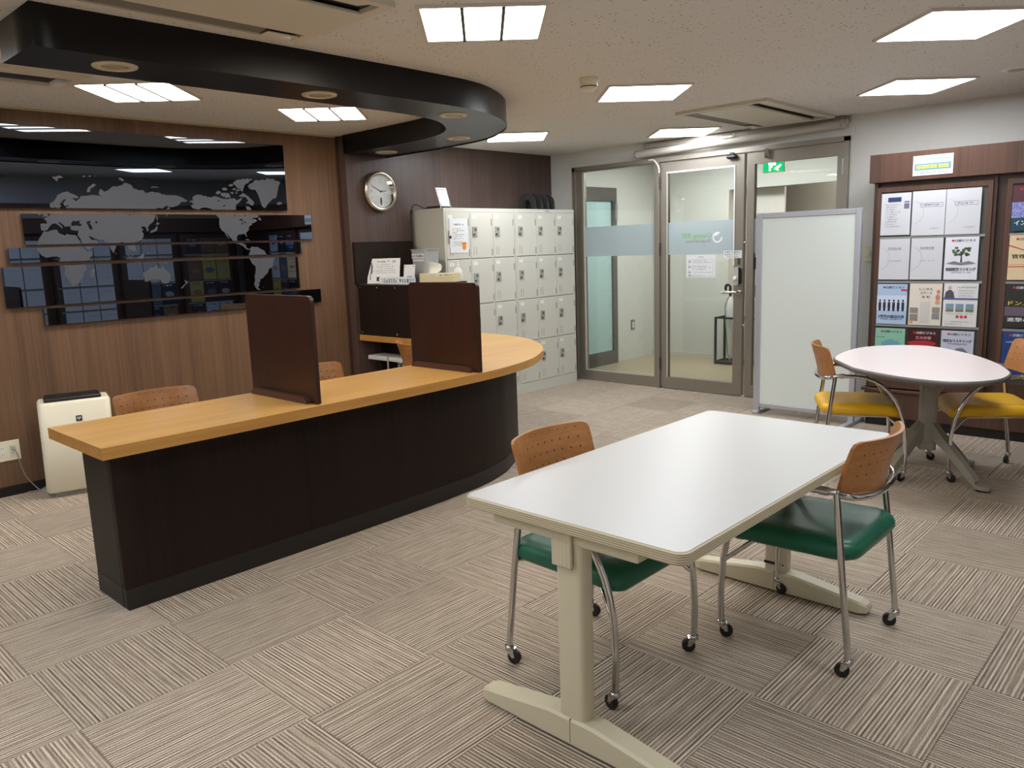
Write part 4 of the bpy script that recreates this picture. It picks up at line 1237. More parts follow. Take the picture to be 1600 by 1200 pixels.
for a in (R(-24), R(-112), R(66), R(152)):
    L = 0.36 if a < 0 else 0.36
    dx, dy = math.cos(a), math.sin(a)
    nx_, ny_ = -dy, dx
    secs = []
    for (d, zc, hw, hh) in ((0.03, 0.30, 0.02, 0.055), (0.12, 0.225, 0.021, 0.034), (L-0.05, 0.06, 0.021, 0.026), (L-0.02, 0.034, 0.021, 0.018)):
        px, py = ex+dx*d, ey+dy*d
        secs.append([(px-nx_*hw, py-ny_*hw, zc-hh), (px+nx_*hw, py+ny_*hw, zc-hh), (px+nx_*hw, py+ny_*hw, zc+hh), (px-nx_*hw, py-ny_*hw, zc+hh)])
    m_ = MB().grid(secs, False, True).add(secs[-1], [(0, 1, 2, 3)])
    lg = obj('splayed_leg', m_, EGC, t); recalc(lg)
    pad = []
    for q in range(16):
        b = 2*PI*q/16
        pad.append((ex+dx*(L+0.012)+dx*0.045*math.cos(b)-dy*0.032*math.sin(b), ey+dy*(L+0.012)+dy*0.045*math.cos(b)+dx*0.032*math.sin(b)))
    obj('foot_pad', MB().prism(pad, 0.012, 0.034, True), EGC, lg)
    obj('glide', MB().cyl((ex+dx*L, ey+dy*L, 0), (ex+dx*L, ey+dy*L, 0.012), 0.024, 14), RUBBER, lg)
for s in (-1, 1):
    p0 = rot2(0, s*0.06, A0); p1 = rot2(0, s*0.40, A0)
    obj('top_bracket', MB().tube([(p0[0], p0[1], 0.56), (p1[0], p1[1], TZ-0.045)], 0.018, 8), EGC, t)
p0 = rot2(-0.2, 0, A0); p1 = rot2(0.2, 0, A0)
obj('top_plate', MB().prism([rot2(x, y, A0) for x, y in rrect(-0.16, 0.16, -0.42, 0.42, 0.03, 3)], TZ-0.05, TZ-0.0345), EGC, t)

# ================================================================ WHITEBOARD PARTITION
t = thing('whiteboard_partition', 'tall free-standing white partition board in an aluminium frame', 'whiteboard', (0.0, 4.865, 0))
wy0, wy1 = 4.85, 4.885
wx0, wx1 = -0.403, 0.412
for x0, x1 in ((wx0, wx0+0.052), (wx1-0.042, wx1)):
    obj('post', MB().bbox(x0, x1, wy0, wy1, 0.012, 1.63, 0.006), ALU, t)
obj('rail', MB().bbox(wx0+0.0521, wx1-0.0421, wy0+0.004, wy1-0.004, 1.585, 1.628, 0.006), ALU, t)
obj('rail', MB().bbox(wx0+0.0521, wx1-0.0421, wy0+0.004, wy1-0.004, 0.055, 0.095, 0.006), ALU, t)
obj('white_panel', MB().box(wx0+0.0521, wx1-0.0421, wy0+0.010, wy1-0.010, 0.095, 1.585), mat('whiteboard enamel', (218, 226, 222), 0.25, spec=0.5), t)
for x in (wx0+0.026, wx1-0.021):
    obj('base_foot', MB().bbox(x-0.022, x+0.022, wy0-0.2 if x > 0 else wy0-0.02, wy1+0.2, 0.0, 0.028, 0.006), ALU, t)

# ================================================================ LOCKERS
LX = -2.612
def door_mesh(col, row):
    return None
PLATE = mat('name plate', (236, 236, 230), 0.5)
LKS = mat('lock steel', (168, 168, 162), 0.35, 0.25)
def locker(y0, label, first):
    t = thing('locker_cabinet', label, 'locker', (XL+0.22, y0+0.45, 0), 0, 'grey locker cabinets')
    x0 = XL+0.008
    z0, z1 = 0.0, 1.785
    y1 = y0+0.90
    e = 0.0008
    mb = MB()
    mb.box(x0, LX-0.003, y0+e, y0+0.012, 0.0, z1).box(x0, LX-0.003, y1-0.012, y1-e, 0, z1).box(x0, x0+0.01, y0+0.012, y1-0.012, 0, z1).box(x0, LX-0.003, y0+0.012, y1-0.012, z1-0.012, z1)
    obj('carcass', mb, LOCK, t)
    mb = MB()
    # front face frame
    mb.box(LX-0.012, LX, y0+e, y1-e, 1.752, z1).box(LX-0.012, LX, y0+e, y1-e, 0, 0.105)
    for k in range(4):
        yy = y0+0.012+k*0.292
        mb.box(LX-0.012, LX, max(yy-0.008, y0+e), min(yy+0.008, y1-e), 0.105, 1.752)
    obj('face_frame', mb, LOCK, t)
    obj('dark_inside', MB().box(LX-0.03, LX-0.013, y0+0.013, y1-0.013, 0.105, 1.752), LOCKD, t)
    rows_z = [1.752, 1.340, 0.928, 0.516, 0.105]
    for c in range(3):
        for r_ in range(4):
            a = y0+0.012+c*0.292+0.0095; b = a+0.273
            zt = rows_z[r_]-0.003; zb = rows_z[r_+1]+0.003
            d = obj('locker_door', MB().bbox(LX-0.010, LX+0.003, a, b, zb, zt, 0.002, 1), LOCK, t)
            obj('name_plate', MB().box(LX+0.0032, LX+0.0045, a+0.025, a+0.075, zt-0.055, zt-0.027), PLATE, d)
            obj('plate_number', MB().box(LX+0.0046, LX+0.005, a+0.046, a+0.054, zt-0.044, zt-0.038), GREYINK, d)
            if first and c == 0:
                obj('lock_bar', MB().bbox(LX+0.003, LX+0.012, a+0.022, a+0.036, zt-0.27, zt-0.16, 0.003), LKS, d)
                obj('key_knob', MB().lathe([(0.012, LX+0.003), (0.012, LX+0.02), (0, LX+0.022)], 12, (0, a+0.036, zt-0.215), 'x'), BLACK, d)
            else:
                lp = obj('lock_plate', MB().bbox(LX+0.003, LX+0.010, a+0.022, a+0.082, zt-0.215, zt-0.127, 0.003), LKS, d)
                obj('dial_window', MB().box(LX+0.0101, LX+0.011, a+0.045, a+0.072, zt-0.165, zt-0.14), mat('dark window', (104, 104, 100), 0.4), lp)
                obj('key_knob', MB().lathe([(0.008, LX+0.010), (0.008, LX+0.019), (0, LX+0.02)], 10, (0, a+0.037, zt-0.196), 'x'), BLACK, lp)
            for q in (0.035, 0.065): obj('vent_slot', MB().box(LX+0.0031, LX+0.0036, a+q, a+q+0.004, zb+0.025, zb+0.10), LOCKD, d)
            for q in (zt-0.09, zb+0.05): obj('hinge', MB().box(LX+0.0031, LX+0.005, b-0.006, b+0.001, q-0.03, q+0.03), LOCKD, d)
    return t
lk1 = locker(3.492, 'grey twelve-door locker cabinet with a paper notice, nearer the pillar', True)
lk2 = locker(4.394, 'grey twelve-door locker cabinet in the corner by the glass pane', False)
obj('maker_badge', MB().box(LX, LX+0.002, 4.84, 4.90, 1.76, 1.776), LKS, lk2)
# notice on the first locker
t = thing('locker_notice', 'white paper notice with an orange stamp on the first locker door', 'notice', (LX+0.006, 3.66, 1.395))
xs = LX+0.0062
obj('sheet', MB().box(LX+0.005, xs, 3.552, 3.772, 1.395, 1.693), WHITE, t)
def onx(mb, x):   # turn the x/z drawing plane (facing -y) to face +x
    return mb.xf(Matrix(((0, -1, 0, x), (1, 0, 0, 0), (0, 0, 1, 0), (0, 0, 0, 1))))
obj('heading', onx(scribble(3.60, 3.72, 1.642, 0.017, 0.015), xs+0.001), INK, t)
mb = MB()
for z, b in ((1.605, 3.68), (1.588, 3.73), (1.555, 3.73), (1.538, 3.70), (1.52, 3.72), (1.49, 3.74), (1.473, 3.70), (1.458, 3.68)): scribble(3.585, b, z, 0.010, 0.009, mb)
obj('lettering', onx(mb, xs+0.001), GREYINK, t)
obj('yellow_mark', onx(rect(3.585, 3.635, 1.567, 1.575), xs+0.001), mat('yellow marker', (230, 200, 60), 0.6), t)
mb = MB()
mb.add([(3.72+0.024*math.cos(2*PI*k/16)*(1+0.15*(k % 2)), 0, 1.445+0.024*math.sin(2*PI*k/16)*(1+0.15*(k % 2))) for k in range(16)], [tuple(range(16))])
rect(3.69, 3.75, 1.465, 1.487, mb)
obj('orange_stamp', onx(mb, xs+0.001), mat('orange print', (224, 140, 60), 0.6), t)
# things on the lockers
t = thing('acrylic_sign', 'small clear acrylic sign holder leaning back on top of the lockers', 'sign', (LX-0.03, 3.56, 1.785), R(90))
t.rotation_euler = (R(-20), 0, R(90))
obj('acrylic_sheet', MB().box(-0.06, 0.06, 0, 0.003, 0, 0.185), ACRYL, t, world=False)
mb = MB()
for q in ((-0.061, -0.058), (0.058, 0.061)): mb.box(q[0], q[1], -0.001, 0.004, 0, 0.186)
mb.box(-0.06, 0.06, -0.001, 0.004, 0.183, 0.186)
obj('bright_edge', mb, mat('acrylic edge', (214, 206, 204), 0.2), t, world=False)
obj('insert', MB().box(-0.048, 0.048, -0.0012, -0.0002, 0.015, 0.155), WHITE, t, world=False)
obj('lettering', scribble(-0.03, 0.03, 0.135, 0.012, 0.01).xf(Matrix.Translation((0, -0.002, 0))), GREYINK, t, world=False)
t = thing('power_adapter', 'black power adapter with a looping cable on top of the lockers', 'adapter', (LX-0.2, 3.53, 1.785))
obj('adapter_body', MB().bbox(LX-0.24, LX-0.08, 3.515, 3.565, 1.786, 1.808, 0.004), mat('dark grey plastic', (48, 46, 48), 0.4), t)
obj('cable', MB().tube(spline([(LX-0.24, 3.54, 1.796), (LX-0.29, 3.535, 1.795), (LX-0.34, 3.53, 1.815), (LX-0.385, 3.525, 1.832), (LX-0.41, 3.50, 1.82), (LX-0.415, 3.486, 1.76)], 5), 0.0035, 8), BLACK, t)
for k in range(4):
    yk = 4.72+k*0.095
    t = thing('black_arch_stand', ['black arched plastic stand on the lockers, leftmost of four', 'black arched plastic stand on the lockers, second from the left', 'black arched plastic stand on the lockers, third from the left', 'black arched plastic stand on the lockers, nearest the glass pane'][k], 'stand', (LX-0.12, yk, 1.785), 0, 'black arched stands on the lockers')
    ol = []
    for q in range(13):
        a = PI*q/12
        ol.append((0.085*math.cos(a), 0.065+0.09*math.sin(a)))
    prof = [(0.085, 0)]+ol+[(-0.085, 0)]
    il = [(-0.04, 0)]+[(0.04*math.cos(PI-PI*q/8), 0.05+0.045*math.sin(PI*q/8)) for q in range(9)]+[(0.04, 0)]
    M = Matrix(((0.94, 0, 0.342, LX-0.12), (0.342, 0, -0.94, yk), (0, 1, 0, 1.785), (0, 0, 0, 1)))
    o = obj('arch', MB().prism(prof+il, -0.012, 0.012).xf(M), mat('satin black', (14, 14, 15), 0.45), t); recalc(o)
    o = obj('base_lip', MB().prism([(-0.085, 0), (0.085, 0), (0.085, 0.006), (-0.085, 0.006)], -0.03, 0.03).xf(M), mat('satin black', (14, 14, 15), 0.45), t); recalc(o)
# ================================================================ CLOCK
ky, kz, kx = 3.079, 1.932, -2.96
t = thing('wall_clock', 'round silver-rimmed wall clock on the dark pillar', 'clock', (kx, ky, kz))
GOLD = mat('champagne chrome', (206, 198, 178), 0.18, 0.9)
cyz = (0, ky, kz)
obj('case', MB().lathe([(0.0, kx), (0.15, kx), (0.158, kx+0.012), (0.158, kx+0.03)], 48, cyz, 'x'), mat('clock case', (120, 108, 88), 0.4), t)
obj('rim', MB().lathe([(0.158, kx+0.012), (0.168, kx+0.03), (0.165, kx+0.045), (0.148, kx+0.05), (0.136, kx+0.044), (0.133, kx+0.032)], 48, cyz, 'x'), GOLD, t)
fc = obj('dial', MB().lathe([(0.0, kx+0.031), (0.135, kx+0.031)], 48, cyz, 'x'), mat('clock dial', (226, 228, 230), 0.5), t)
mb = MB()
def ray_bar(mb, ang, r0, r1, wd, x):
    # ang clockwise from 12 as seen from +x (right of the dial is +y)
    d = Vector((0, math.sin(ang), math.cos(ang))); n_ = Vector((0, math.cos(ang), -math.sin(ang)))
    c = Vector((x, ky, kz))
    mb.add([c+d*r0-n_*wd, c+d*r0+n_*wd, c+d*r1+n_*wd*0.8, c+d*r1-n_*wd*0.8], [(3, 2, 1, 0)])
    return mb
for h in (1, 2, 4, 5, 7, 8, 10, 11): ray_bar(mb, R(30*h), 0.098, 0.118, 0.0016, kx+0.032)
obj('hour_marks', mb, GREYINK, fc)
mb = MB()
for s_, a in (('3', 90), ('9', 270)):
    q = lettering(s_, 0, 0, None, 0.026)
    q.xf(Matrix.Translation((ky+0.1*math.sin(R(a)), 0, kz+0.1*math.cos(R(a)))))
    q = onx(q, kx+0.032); mb.add(q.v, q.f)
obj('numerals', mb, GREYINK, fc)
mb = MB()
mb.add([(kx+0.032, ky+0.012*math.cos(2*PI*k/16), kz-0.08+0.034*math.sin(2*PI*k/16)) for k in range(16)], [tuple(range(16))])
obj('lower_window', mb, mat('dark ornament', (70, 66, 62), 0.4), fc)
mb = MB()
mb.grid([[(kx+0.032, ky+r_*math.cos(2*PI*k/20), kz+0.088+r_*math.sin(2*PI*k/20)) for k in range(20)] for r_ in (0.014, 0.016)], False, True)
obj('upper_emblem', mb, GREYINK, fc)
obj('hour_hand', ray_bar(MB(), R(85), -0.012, 0.062, 0.003, kx+0.035), INK, t)
obj('minute_hand', ray_bar(MB(), R(296), -0.015, 0.102, 0.0022, kx+0.037), INK, t)
obj('hub', MB().lathe([(0.006, kx+0.032), (0.006, kx+0.040), (0, kx+0.041)], 14, cyz, 'x'), INK, t)
obj('clock_glass', MB().lathe([(0.0, kx+0.050), (0.07, kx+0.049), (0.136, kx+0.0445)], 40, cyz, 'x'), ACRYL, t)

# ================================================================ WORLD MAP ON FIVE MIRROR PANELS
LAND = [
 # Eurasia with Africa left out
 [(-9,43),(-9,39),(-9,37),(-6,36),(-5,36.5),(-2,36.8),(0,39),(3,42),(5,43.3),(8,44),(10,43.5),(12,42),(15,40),(16,38),(17,39),(16,41),(18,40),(15,42),(13,44),(13,45.5),(15,44.5),(19,42),(20,39.5),(22,37),(23,38),(23,40),(26,41),(28,41),(30,41.2),(34,42),(37,41),(41,41.5),(38,44),(39,47),(35,46),(33,46),(31,46.5),(28,44),(28,41.5),(26.5,40),(27,37),(30,36.5),(33,36),(36,36.5),(35,33),(34,31),(36,29),(39,23),(43,15),(45,13),(50,15),(55,18),(59,22),(56,25),(51,25),(48,30),(51,29),(55,26.5),(60,25.3),(66,25),(69,21.5),(72.5,21),(73,17),(75,12),(77.5,8),(80,13),(82,17),(87,21),(91,22.5),(94,18),(97,16.5),(98.5,10),(101,5),(103.5,1.3),(103,5),(100,8),(100,13),(105,9),(108,11),(109,13),(106,19),(108,21.5),(113,22.3),(118,24.5),(121,29),(121,32),(119,35),(122,37),(118,38.5),(121,40.5),(125,39.5),(126,36),(127,34.5),(129,35.5),(128,39),(131,42.5),(136,45),(140,50),(141,53),(138,54),(143,59),(152,59),(156,61),(160,61),(163,59),(161,56),(157,51),(156,56),(160,60),(165,60),(170,60.5),(177,62.5),(180,65),(187,65),(190,66),(182,68.5),(178,69.5),(170,70),(160,70),(152,71),(140,72.5),(130,71),(128,73),(114,74),(112,76.5),(104,77.7),(98,76),(88,75.3),(81,73),(80,72.5),(74,71.5),(72,73),(69,73),(67,69.5),(72,68),(66,68.5),(60,69),(54,68.5),(48,68),(44,68),(43,66.5),(40,65),(37,64),(33,66.5),(41,66.5),(40,68),(33,69.5),(28,71),(22,70.3),(16,68.5),(13,65.5),(9,63),(5,61.5),(5,59),(8,58),(11,59),(12.5,56),(16,56.5),(17,59),(19,60),(17,61.5),(21,64),(24,65.8),(25,65),(21.5,62.5),(22,60.3),(28,60.4),(24,59),(24,57.3),(21,57),(21,55),(14,54),(11,54),(10,57.5),(8.5,57),(8.5,54),(5,53.3),(3,51.3),(-1.5,49.7),(-4.5,48.3),(-1,46),(-1.5,43.5),(-8,43.7)],
 # Africa
 [(-6,35.8),(-2,35),(3,36.8),(10,37.2),(11,34),(15,32.3),(20,31),(20,32.8),(25,31.7),(32,31.2),(34,28),(37,21),(39,15.5),(43,11.7),(44,10.5),(51,11.8),(48,5),(43,-1),(39.5,-6),(40.5,-13),(36,-18),(35,-24),(32.5,-27),(28,-33),(20,-34.8),(18,-33),(15,-27),(12,-18),(13.5,-11),(9,-1),(9.5,4),(5,6),(-4,5.2),(-8,4.5),(-13,8.5),(-17,14),(-16.5,21),(-13,27.5),(-9.8,31)],
 # North America (0..360)
 [(192,66),(199,66.2),(197,68.2),(204,71),(215,70),(225,69),(232,70),(245,68),(252,68),(264,69),(268,67),(273,68.5),(278,69.5),(274,66.5),(266,63),(265,59),(268,57),(277,55.2),(278,52),(281,52),(282,55),(284,58),(282,62),(288,61.5),(292,58.5),(296,58),(299,55),(303,52),(300,50),(293,50),(290,47),(295,49),(299,46.5),(294,44),(290,43.5),(290,41.5),(286,40.5),(284,38),(284,35.5),(279,32),(278.7,29),(280,25.5),(278,26.5),(276.5,30),(270,29.5),(265,29),(262.5,26),(262.5,22),(265,18.5),(270,18.5),(270,21.3),(273,21),(271.5,16),(276.5,15),(276.5,11),(279,9),(282.5,9),(281,7.2),(277,8),(274,10.5),(270.5,13.5),(265,16),(259,17.2),(254.5,20),(254,23),(251,25.5),(247,31),(245.5,31.5),(248,27),(250,23),(246,27),(243,32.5),(239.5,34.5),(236,39),(236,46),(237,49),(230,54),(226,58.5),(220,60),(212,60),(208,59),(203,57),(197,54.5),(203,58.8),(198,59),(194,61.5),(199,63.7),(194,64.7)],
 # South America
 [(282.5,8.5),(284.5,10.8),(288.5,12),(290,11),(297,10.7),(301,8),(307,5.5),(310,1),(312,-1.5),(320,-3),(324.8,-6),(324.5,-9),(321,-13),(320.5,-19),(318,-23),(312,-25.5),(311.5,-29),(306,-34.5),(303,-36),(302,-38.5),(295,-41),(296,-43),(292.5,-46),(294,-48),(291,-51),(292,-53),(295,-55),(289,-54.5),(285.5,-50),(284.5,-46),(287,-41),(286.5,-36),(288.5,-30),(289.5,-20),(284,-15),(281,-8),(278.8,-5),(280,-2),(280,1),(282.5,4)],
 # Australia
 [(113.5,-22),(114,-26),(115.5,-31),(115,-34),(118,-35),(124,-33),(129,-31.7),(134,-32.8),(138,-33),(138,-35.5),(141,-38.2),(146,-39),(150,-37.3),(153,-32),(153,-26),(149,-20.5),(146,-18.5),(143.5,-14),(142.5,-10.7),(141,-15),(140,-17.7),(136,-15),(136.5,-12),(132,-11.3),(129.5,-15),(126,-14),(122,-18),(117,-20.8)],
 # Greenland
 [(287,78.2),(293,76),(300,75.8),(304,73),(306,70),(308,66),(310,62),(315,60),(318,62.5),(322,65.5),(328,68.3),(336,70),(338,72.5),(340,76),(342,79),(346,81.3),(335,83),(325,83.3),(310,82.2),(300,81.8)],
 # Arctic islands
 [(270,76.5),(280,76),(282,78),(285,79.5),(297,82.3),(288,83),(270,81.8),(264,80)],
 [(271,71),(280,73),(288,70.5),(294,67.5),(297,65),(294,62.5),(287,64.5),(282,65.3),(287,67),(283,70),(274,70)],
 [(243,70.5),(252,69),(258,69.5),(256,72.5),(248,73),(242,72.5)],
 [(234,72),(238,71.5),(244,73.5),(238,74.4)],[(246,75),(254,75),(253,76.3),(245,76.2)],[(260,72),(264,72.5),(262,73.8),(258,73.5)],[(266,73),(270,72),(269,74)],[(262,75),(268,75),(266,76.5),(262,76)],[(268,74.6),(280,74.7),(279,76),(270,76)],[(255,77.5),(263,78),(266,79.5),(258,79)],
 # Iceland, Britain, Ireland
 [(336,65.5),(340,66.3),(346,66),(346,64.5),(341,63.5),(337,64)],
 [(-5.5,50),(1,51),(1.5,52.7),(-1,54.5),(-2,57.5),(-5,58.5),(-5.5,56),(-3,54.5),(-4.5,53),(-4,51.7)],
 [(-10,52),(-6.3,52.2),(-6,54.5),(-8,55.2),(-10,54)],
 # Svalbard, Novaya Zemlya, Franz Josef, Severnaya Zemlya
 [(12,79.5),(17,77),(19,78.5),(26,79.8),(20,80.3)],
 [(52,71),(56,70.7),(58,73.5),(67,76.5),(60,76),(54,73.5)],
 [(48,80.3),(53,80.2),(52,80.9)],[(56,80.5),(61,80.4),(59,81.2)],[(64,80.8),(66,80.6),(65,81.2)],
 [(95,79.5),(100,78.5),(104,79),(97,80.8)],[(138,75.5),(145,75),(150,75.2),(144,76)],[(180,71),(182,71),(181,71.5)],
 # Madagascar, Sri Lanka, Japan, Sakhalin
 [(49.3,-12),(50.3,-15.5),(47.5,-24.5),(45,-25.3),(43.5,-22),(44.3,-17)],
 [(80,9.5),(81.7,7),(80.3,6)],
 [(130,31.3),(131.5,33),(135,33.6),(138,34.6),(140.5,35.5),(141.8,39.5),(141,41.4),(140,39.5),(137,37),(133,35.5),(131,34)],
 [(140,42),(143,42),(145.3,43.5),(142,45.4)],[(142.3,46.2),(143.5,49),(142.5,54),(141.8,50)],
 # South-east Asia
 [(95.5,5.5),(100,2),(104,-2.5),(105.8,-5.8),(102,-4),(98.5,1)],[(105.5,-6.3),(108.5,-6.8),(114.3,-7.7),(114.3,-8.7),(108,-7.8)],
 [(109,1.5),(113,3.2),(117,6.8),(119,5),(117.5,1),(116,-3.8),(111,-3),(109.5,-0.5)],
 [(119.5,0.5),(125,1.4),(121,0.3),(122.8,-4),(120.3,-5.3),(119.3,-3)],[(120.5,18.3),(122,17),(121.5,14),(124,12.7),(120.5,14)],[(122,7),(125.5,9.5),(126.3,6.5)],
 [(131,-1),(135,-3.2),(141,-2.6),(147.5,-6),(150.5,-10.5),(144,-7.7),(138,-8.2),(133,-4)],
 [(121.8,25),(121,22),(120.2,23.3)],[(108.7,19),(110.8,19.9),(110,18.3)],
 # New Zealand, Tasmania
 [(172.8,-34.5),(175.5,-37),(178.3,-37.8),(176.5,-40.5),(174.8,-41.3),(174,-39)],[(172.8,-40.6),(174,-41.7),(171,-44.5),(169,-46.6),(166.5,-46),(170,-43)],[(145,-40.8),(148.2,-41),(147,-43.5)],
 # Cuba, Hispaniola, Newfoundland, Alaska peninsula islands
 [(275,22),(280,23),(285.5,20.3),(282,20.2)],[(286,19.8),(291,18.7),(286,18.2)],[(301,47.7),(307,47),(304,51.3)],
 [(188,53),(193,54.3),(197,55),(192,53.4)],[(299,-51.5),(302,-51.6),(300,-52.2)],
]
WATER_HOLES = []
SEAS = [  # inland seas shown as dark shapes on the land
 [(28.5,43.5),(31,46),(34,44.7),(37,44.9),(41.5,42),(38,41),(34,41.8),(30,41.5)],
 [(47,45),(51,46.5),(53,45.5),(51,44),(53,41.5),(54,39),(53.5,37),(50,37.5),(49.3,40.5),(47.8,43)],
 [(59,46),(61,46),(60.5,43.7),(58.5,44)],
 [(104.5,51.6),(109.8,55.6),(109,55.6),(103.8,51.7)],
 [(268,47),(272,48.8),(276,46.5),(271.5,46.8)],[(272.3,42),(274,46),(274.5,44),(273.5,41.8)],[(276,46),(279.5,45),(277.8,43.2)],[(277,41.6),(281,42.9),(279,42)],[(281,43.5),(283.7,44),(282,43.2)],
 [(262,51),(262.8,53.5),(261,53)],[(243,61),(250,62.5),(246,62.8)],[(236,65.5),(241,66.5),(237,66.9)],
]
def lonlat(lo, la):
    y = 0.443+(lo+17)*0.00481
    mil = 1.25*math.log(math.tan(PI/4+0.4*R(la)))
    z = 1.442+(0.287 if la > 0 else 0.252)*mil
    return (y, z)
def rough(poly, amp=0.35):
    """subdivide the coast with a little jitter"""
    rnd = random.Random(len(poly)*17+int(poly[0][0]))
    out = []
    m = len(poly)
    for i in range(m):
        a = poly[i]; b = poly[(i+1) % m]
        d = math.hypot(b[0]-a[0], b[1]-a[1])
        k = 1 if d < 2.0 else (3 if d < 6 else 5)
        for j in range(k):
            f_ = j/k
            nx_, ny_ = -(b[1]-a[1])/max(d, 1e-6), (b[0]-a[0])/max(d, 1e-6)
            s = 0 if j == 0 else rnd.uniform(-amp, amp)*min(1.6, d*0.16)
            out.append((a[0]+(b[0]-a[0])*f_+nx_*s, a[1]+(b[1]-a[1])*f_+ny_*s))
    return out
def clip_band(poly, z0, z1):
    def half(pl, inside, cut):
        out = []
        for i in range(len(pl)):
            a = pl[i-1]; b = pl[i]
            ia, ib = inside(a), inside(b)
            if ia != ib: out.append(cut(a, b))
            if ib: out.append(b)
        return out
    def cutz(zc):
        return lambda a, b: (a[0]+(b[0]-a[0])*(zc-a[1])/(b[1]-a[1]), zc)
    p = half(poly, lambda q: q[1] >= z0, cutz(z0))
    if len(p) < 3: return []
    p = half(p, lambda q: q[1] <= z1, cutz(z1))
    return p if len(p) >= 3 else []
MIRROR = mat('dark mirror glass', (98, 108, 124), 0.012, 1.0)
MEDGE = mat('dark glass edge', (24, 22, 22), 0.2)
FILM = mat('frosted map film', (78, 82, 92), 0.45, spec=0.3)
SEAF = mat('dark lake film', (18, 20, 24), 0.15)
px_ = XL+0.022
panels = [(0.10, 2.232, 1.772, 2.262, 0.9, 'dark mirror panel with the arctic part of the world map, tallest and topmost of five'),
          (0.385, 2.437, 1.547, 1.737, 0.0, 'dark mirror panel with the northern continents of the world map, second from the top'),
          (0.287, 2.335, 1.438, 1.530, 0.35, 'narrow dark mirror panel with the tropics of the world map, third from the top'),
          (0.235, 2.290, 1.167, 1.414, 0.0, 'dark mirror panel with Australia and South America, fourth from the top'),
          (0.437, 2.478, 1.042, 1.148, 0.0, 'narrow dark mirror panel without land at the bottom of the world map')]
polys = [[lonlat(*q) for q in rough(p)] for p in LAND]
seas = [[lonlat(*q) for q in p] for p in SEAS]
for (y0, y1, z0, z1, tilt, lab) in panels:
    t = thing('map_mirror_panel', lab, 'mirror panel', (px_, (y0+y1)/2, z0), 0, 'world map mirror panels')
    t.rotation_euler = (0, R(tilt), 0)
    ym = (y0+y1)/2
    obj('mirror_glass', MB().add([(0.004, y0-ym, 0), (0.004, y1-ym, 0), (0.004, y1-ym, z1-z0), (0.004, y0-ym, z1-z0)], [(0, 1, 2, 3)]), MIRROR, t, world=False)
    obj('backing', MB().box(-0.012, 0.0035, y0-ym+0.0005, y1-ym-0.0005, 0.0005, z1-z0-0.0005), MEDGE, t, world=False)
    for nm, src, m_, dx in (('landmass', polys, FILM, 0.0048), ('lake', seas, SEAF, 0.0054)):
        for pl in src:
            c_ = clip_band(pl, z0+0.0005, z1-0.0005)
            if not c_: continue
            q = MB().flat([(a-ym, b-z0) for a, b in c_], 0)
            if q.f: obj(nm, MB().add([(dx, v_.x, v_.y) for v_ in q.v], q.f), m_, t, world=False)

# ================================================================ AIR PURIFIER, OUTLET
t = purifier = thing('air_purifier', 'white floor-standing air purifier against the walnut wall', 'air purifier', (-2.745, 0.252, 0))
def pring(hx0, hx1, y0, y1, r_, z): return [(x, y, z) for x, y in rrect(hx0, hx1, y0, y1, r_, 4)]
pw = mat('ivory plastic', (232, 226, 204), 0.35)
rows = [pring(-3.0, -2.765, 0.265, 0.632, 0.03, 0.028), pring(-3.01, -2.745, 0.252, 0.645, 0.035, 0.045), pring(-3.01, -2.748, 0.257, 0.652, 0.035, 0.30), pring(-3.01, -2.768, 0.262, 0.662, 0.035, 0.575), pring(-3.0, -2.785, 0.272, 0.655, 0.03, 0.59)]
mb = MB().grid(rows, True, True)
mb.add(rows[-1], [tuple(range(len(rows[-1])))])
mb.add(rows[0], [tuple(range(len(rows[0])))[::-1]])
obj('body', mb, pw, t)
obj('base', MB().prism(rrect(-2.99, -2.78, 0.285, 0.615, 0.03, 4), 0, 0.03), mat('grey base plastic', (150, 146, 134), 0.5), t)
vt = obj('top_vent', MB().bbox(-2.985, -2.80, 0.30, 0.615, 0.588, 0.612, 0.01, 3), BLACK, t)
mb = MB()
for k in range(7): mb.box(-2.975+k*0.024, -2.965+k*0.024, 0.31, 0.605, 0.611, 0.615)
obj('vent_slats', mb, mat('vent slat', (36, 36, 38), 0.4), vt)
def purif_x(z): return -2.748-(0.020)*(z-0.30)/0.275+0.0015
bd = obj('badge', MB().add([(purif_x(0.462), 0.458, 0.462), (purif_x(0.462), 0.492, 0.462), (purif_x(0.497), 0.492, 0.497), (purif_x(0.497), 0.458, 0.497)], [(0, 1, 2, 3)]), INK, t)
mb = MB()
for (a, b) in ((0.469, 0.483), (0.481, 0.483)):
    mb.add([(purif_x(b)+0.0006, a+0.006*math.cos(2*PI*k/8), b+0.008*math.sin(2*PI*k/8)) for k in range(8)], [tuple(range(8))])
mb.add([(purif_x(0.478)+0.0006, 0.468, 0.478), (purif_x(0.478)+0.0006, 0.482, 0.478), (purif_x(0.47)+0.0006, 0.475, 0.469)], [(2, 1, 0)])
obj('badge_mark', mb, mat('silver mark', (190, 190, 190), 0.4), bd)
purifier.location = (-2.742, 0.236, 0)
purifier.rotation_euler = (0, 0, R(-15))
t = thing('wall_outlet', 'cream wall outlet plate low on the walnut wall at the left edge', 'outlet', (XL, 0.12, 0.22))
ox = XL
obj('plate', MB().bbox(ox, ox+0.007, 0.062, 0.202, 0.222, 0.349, 0.003), CREAM, t)
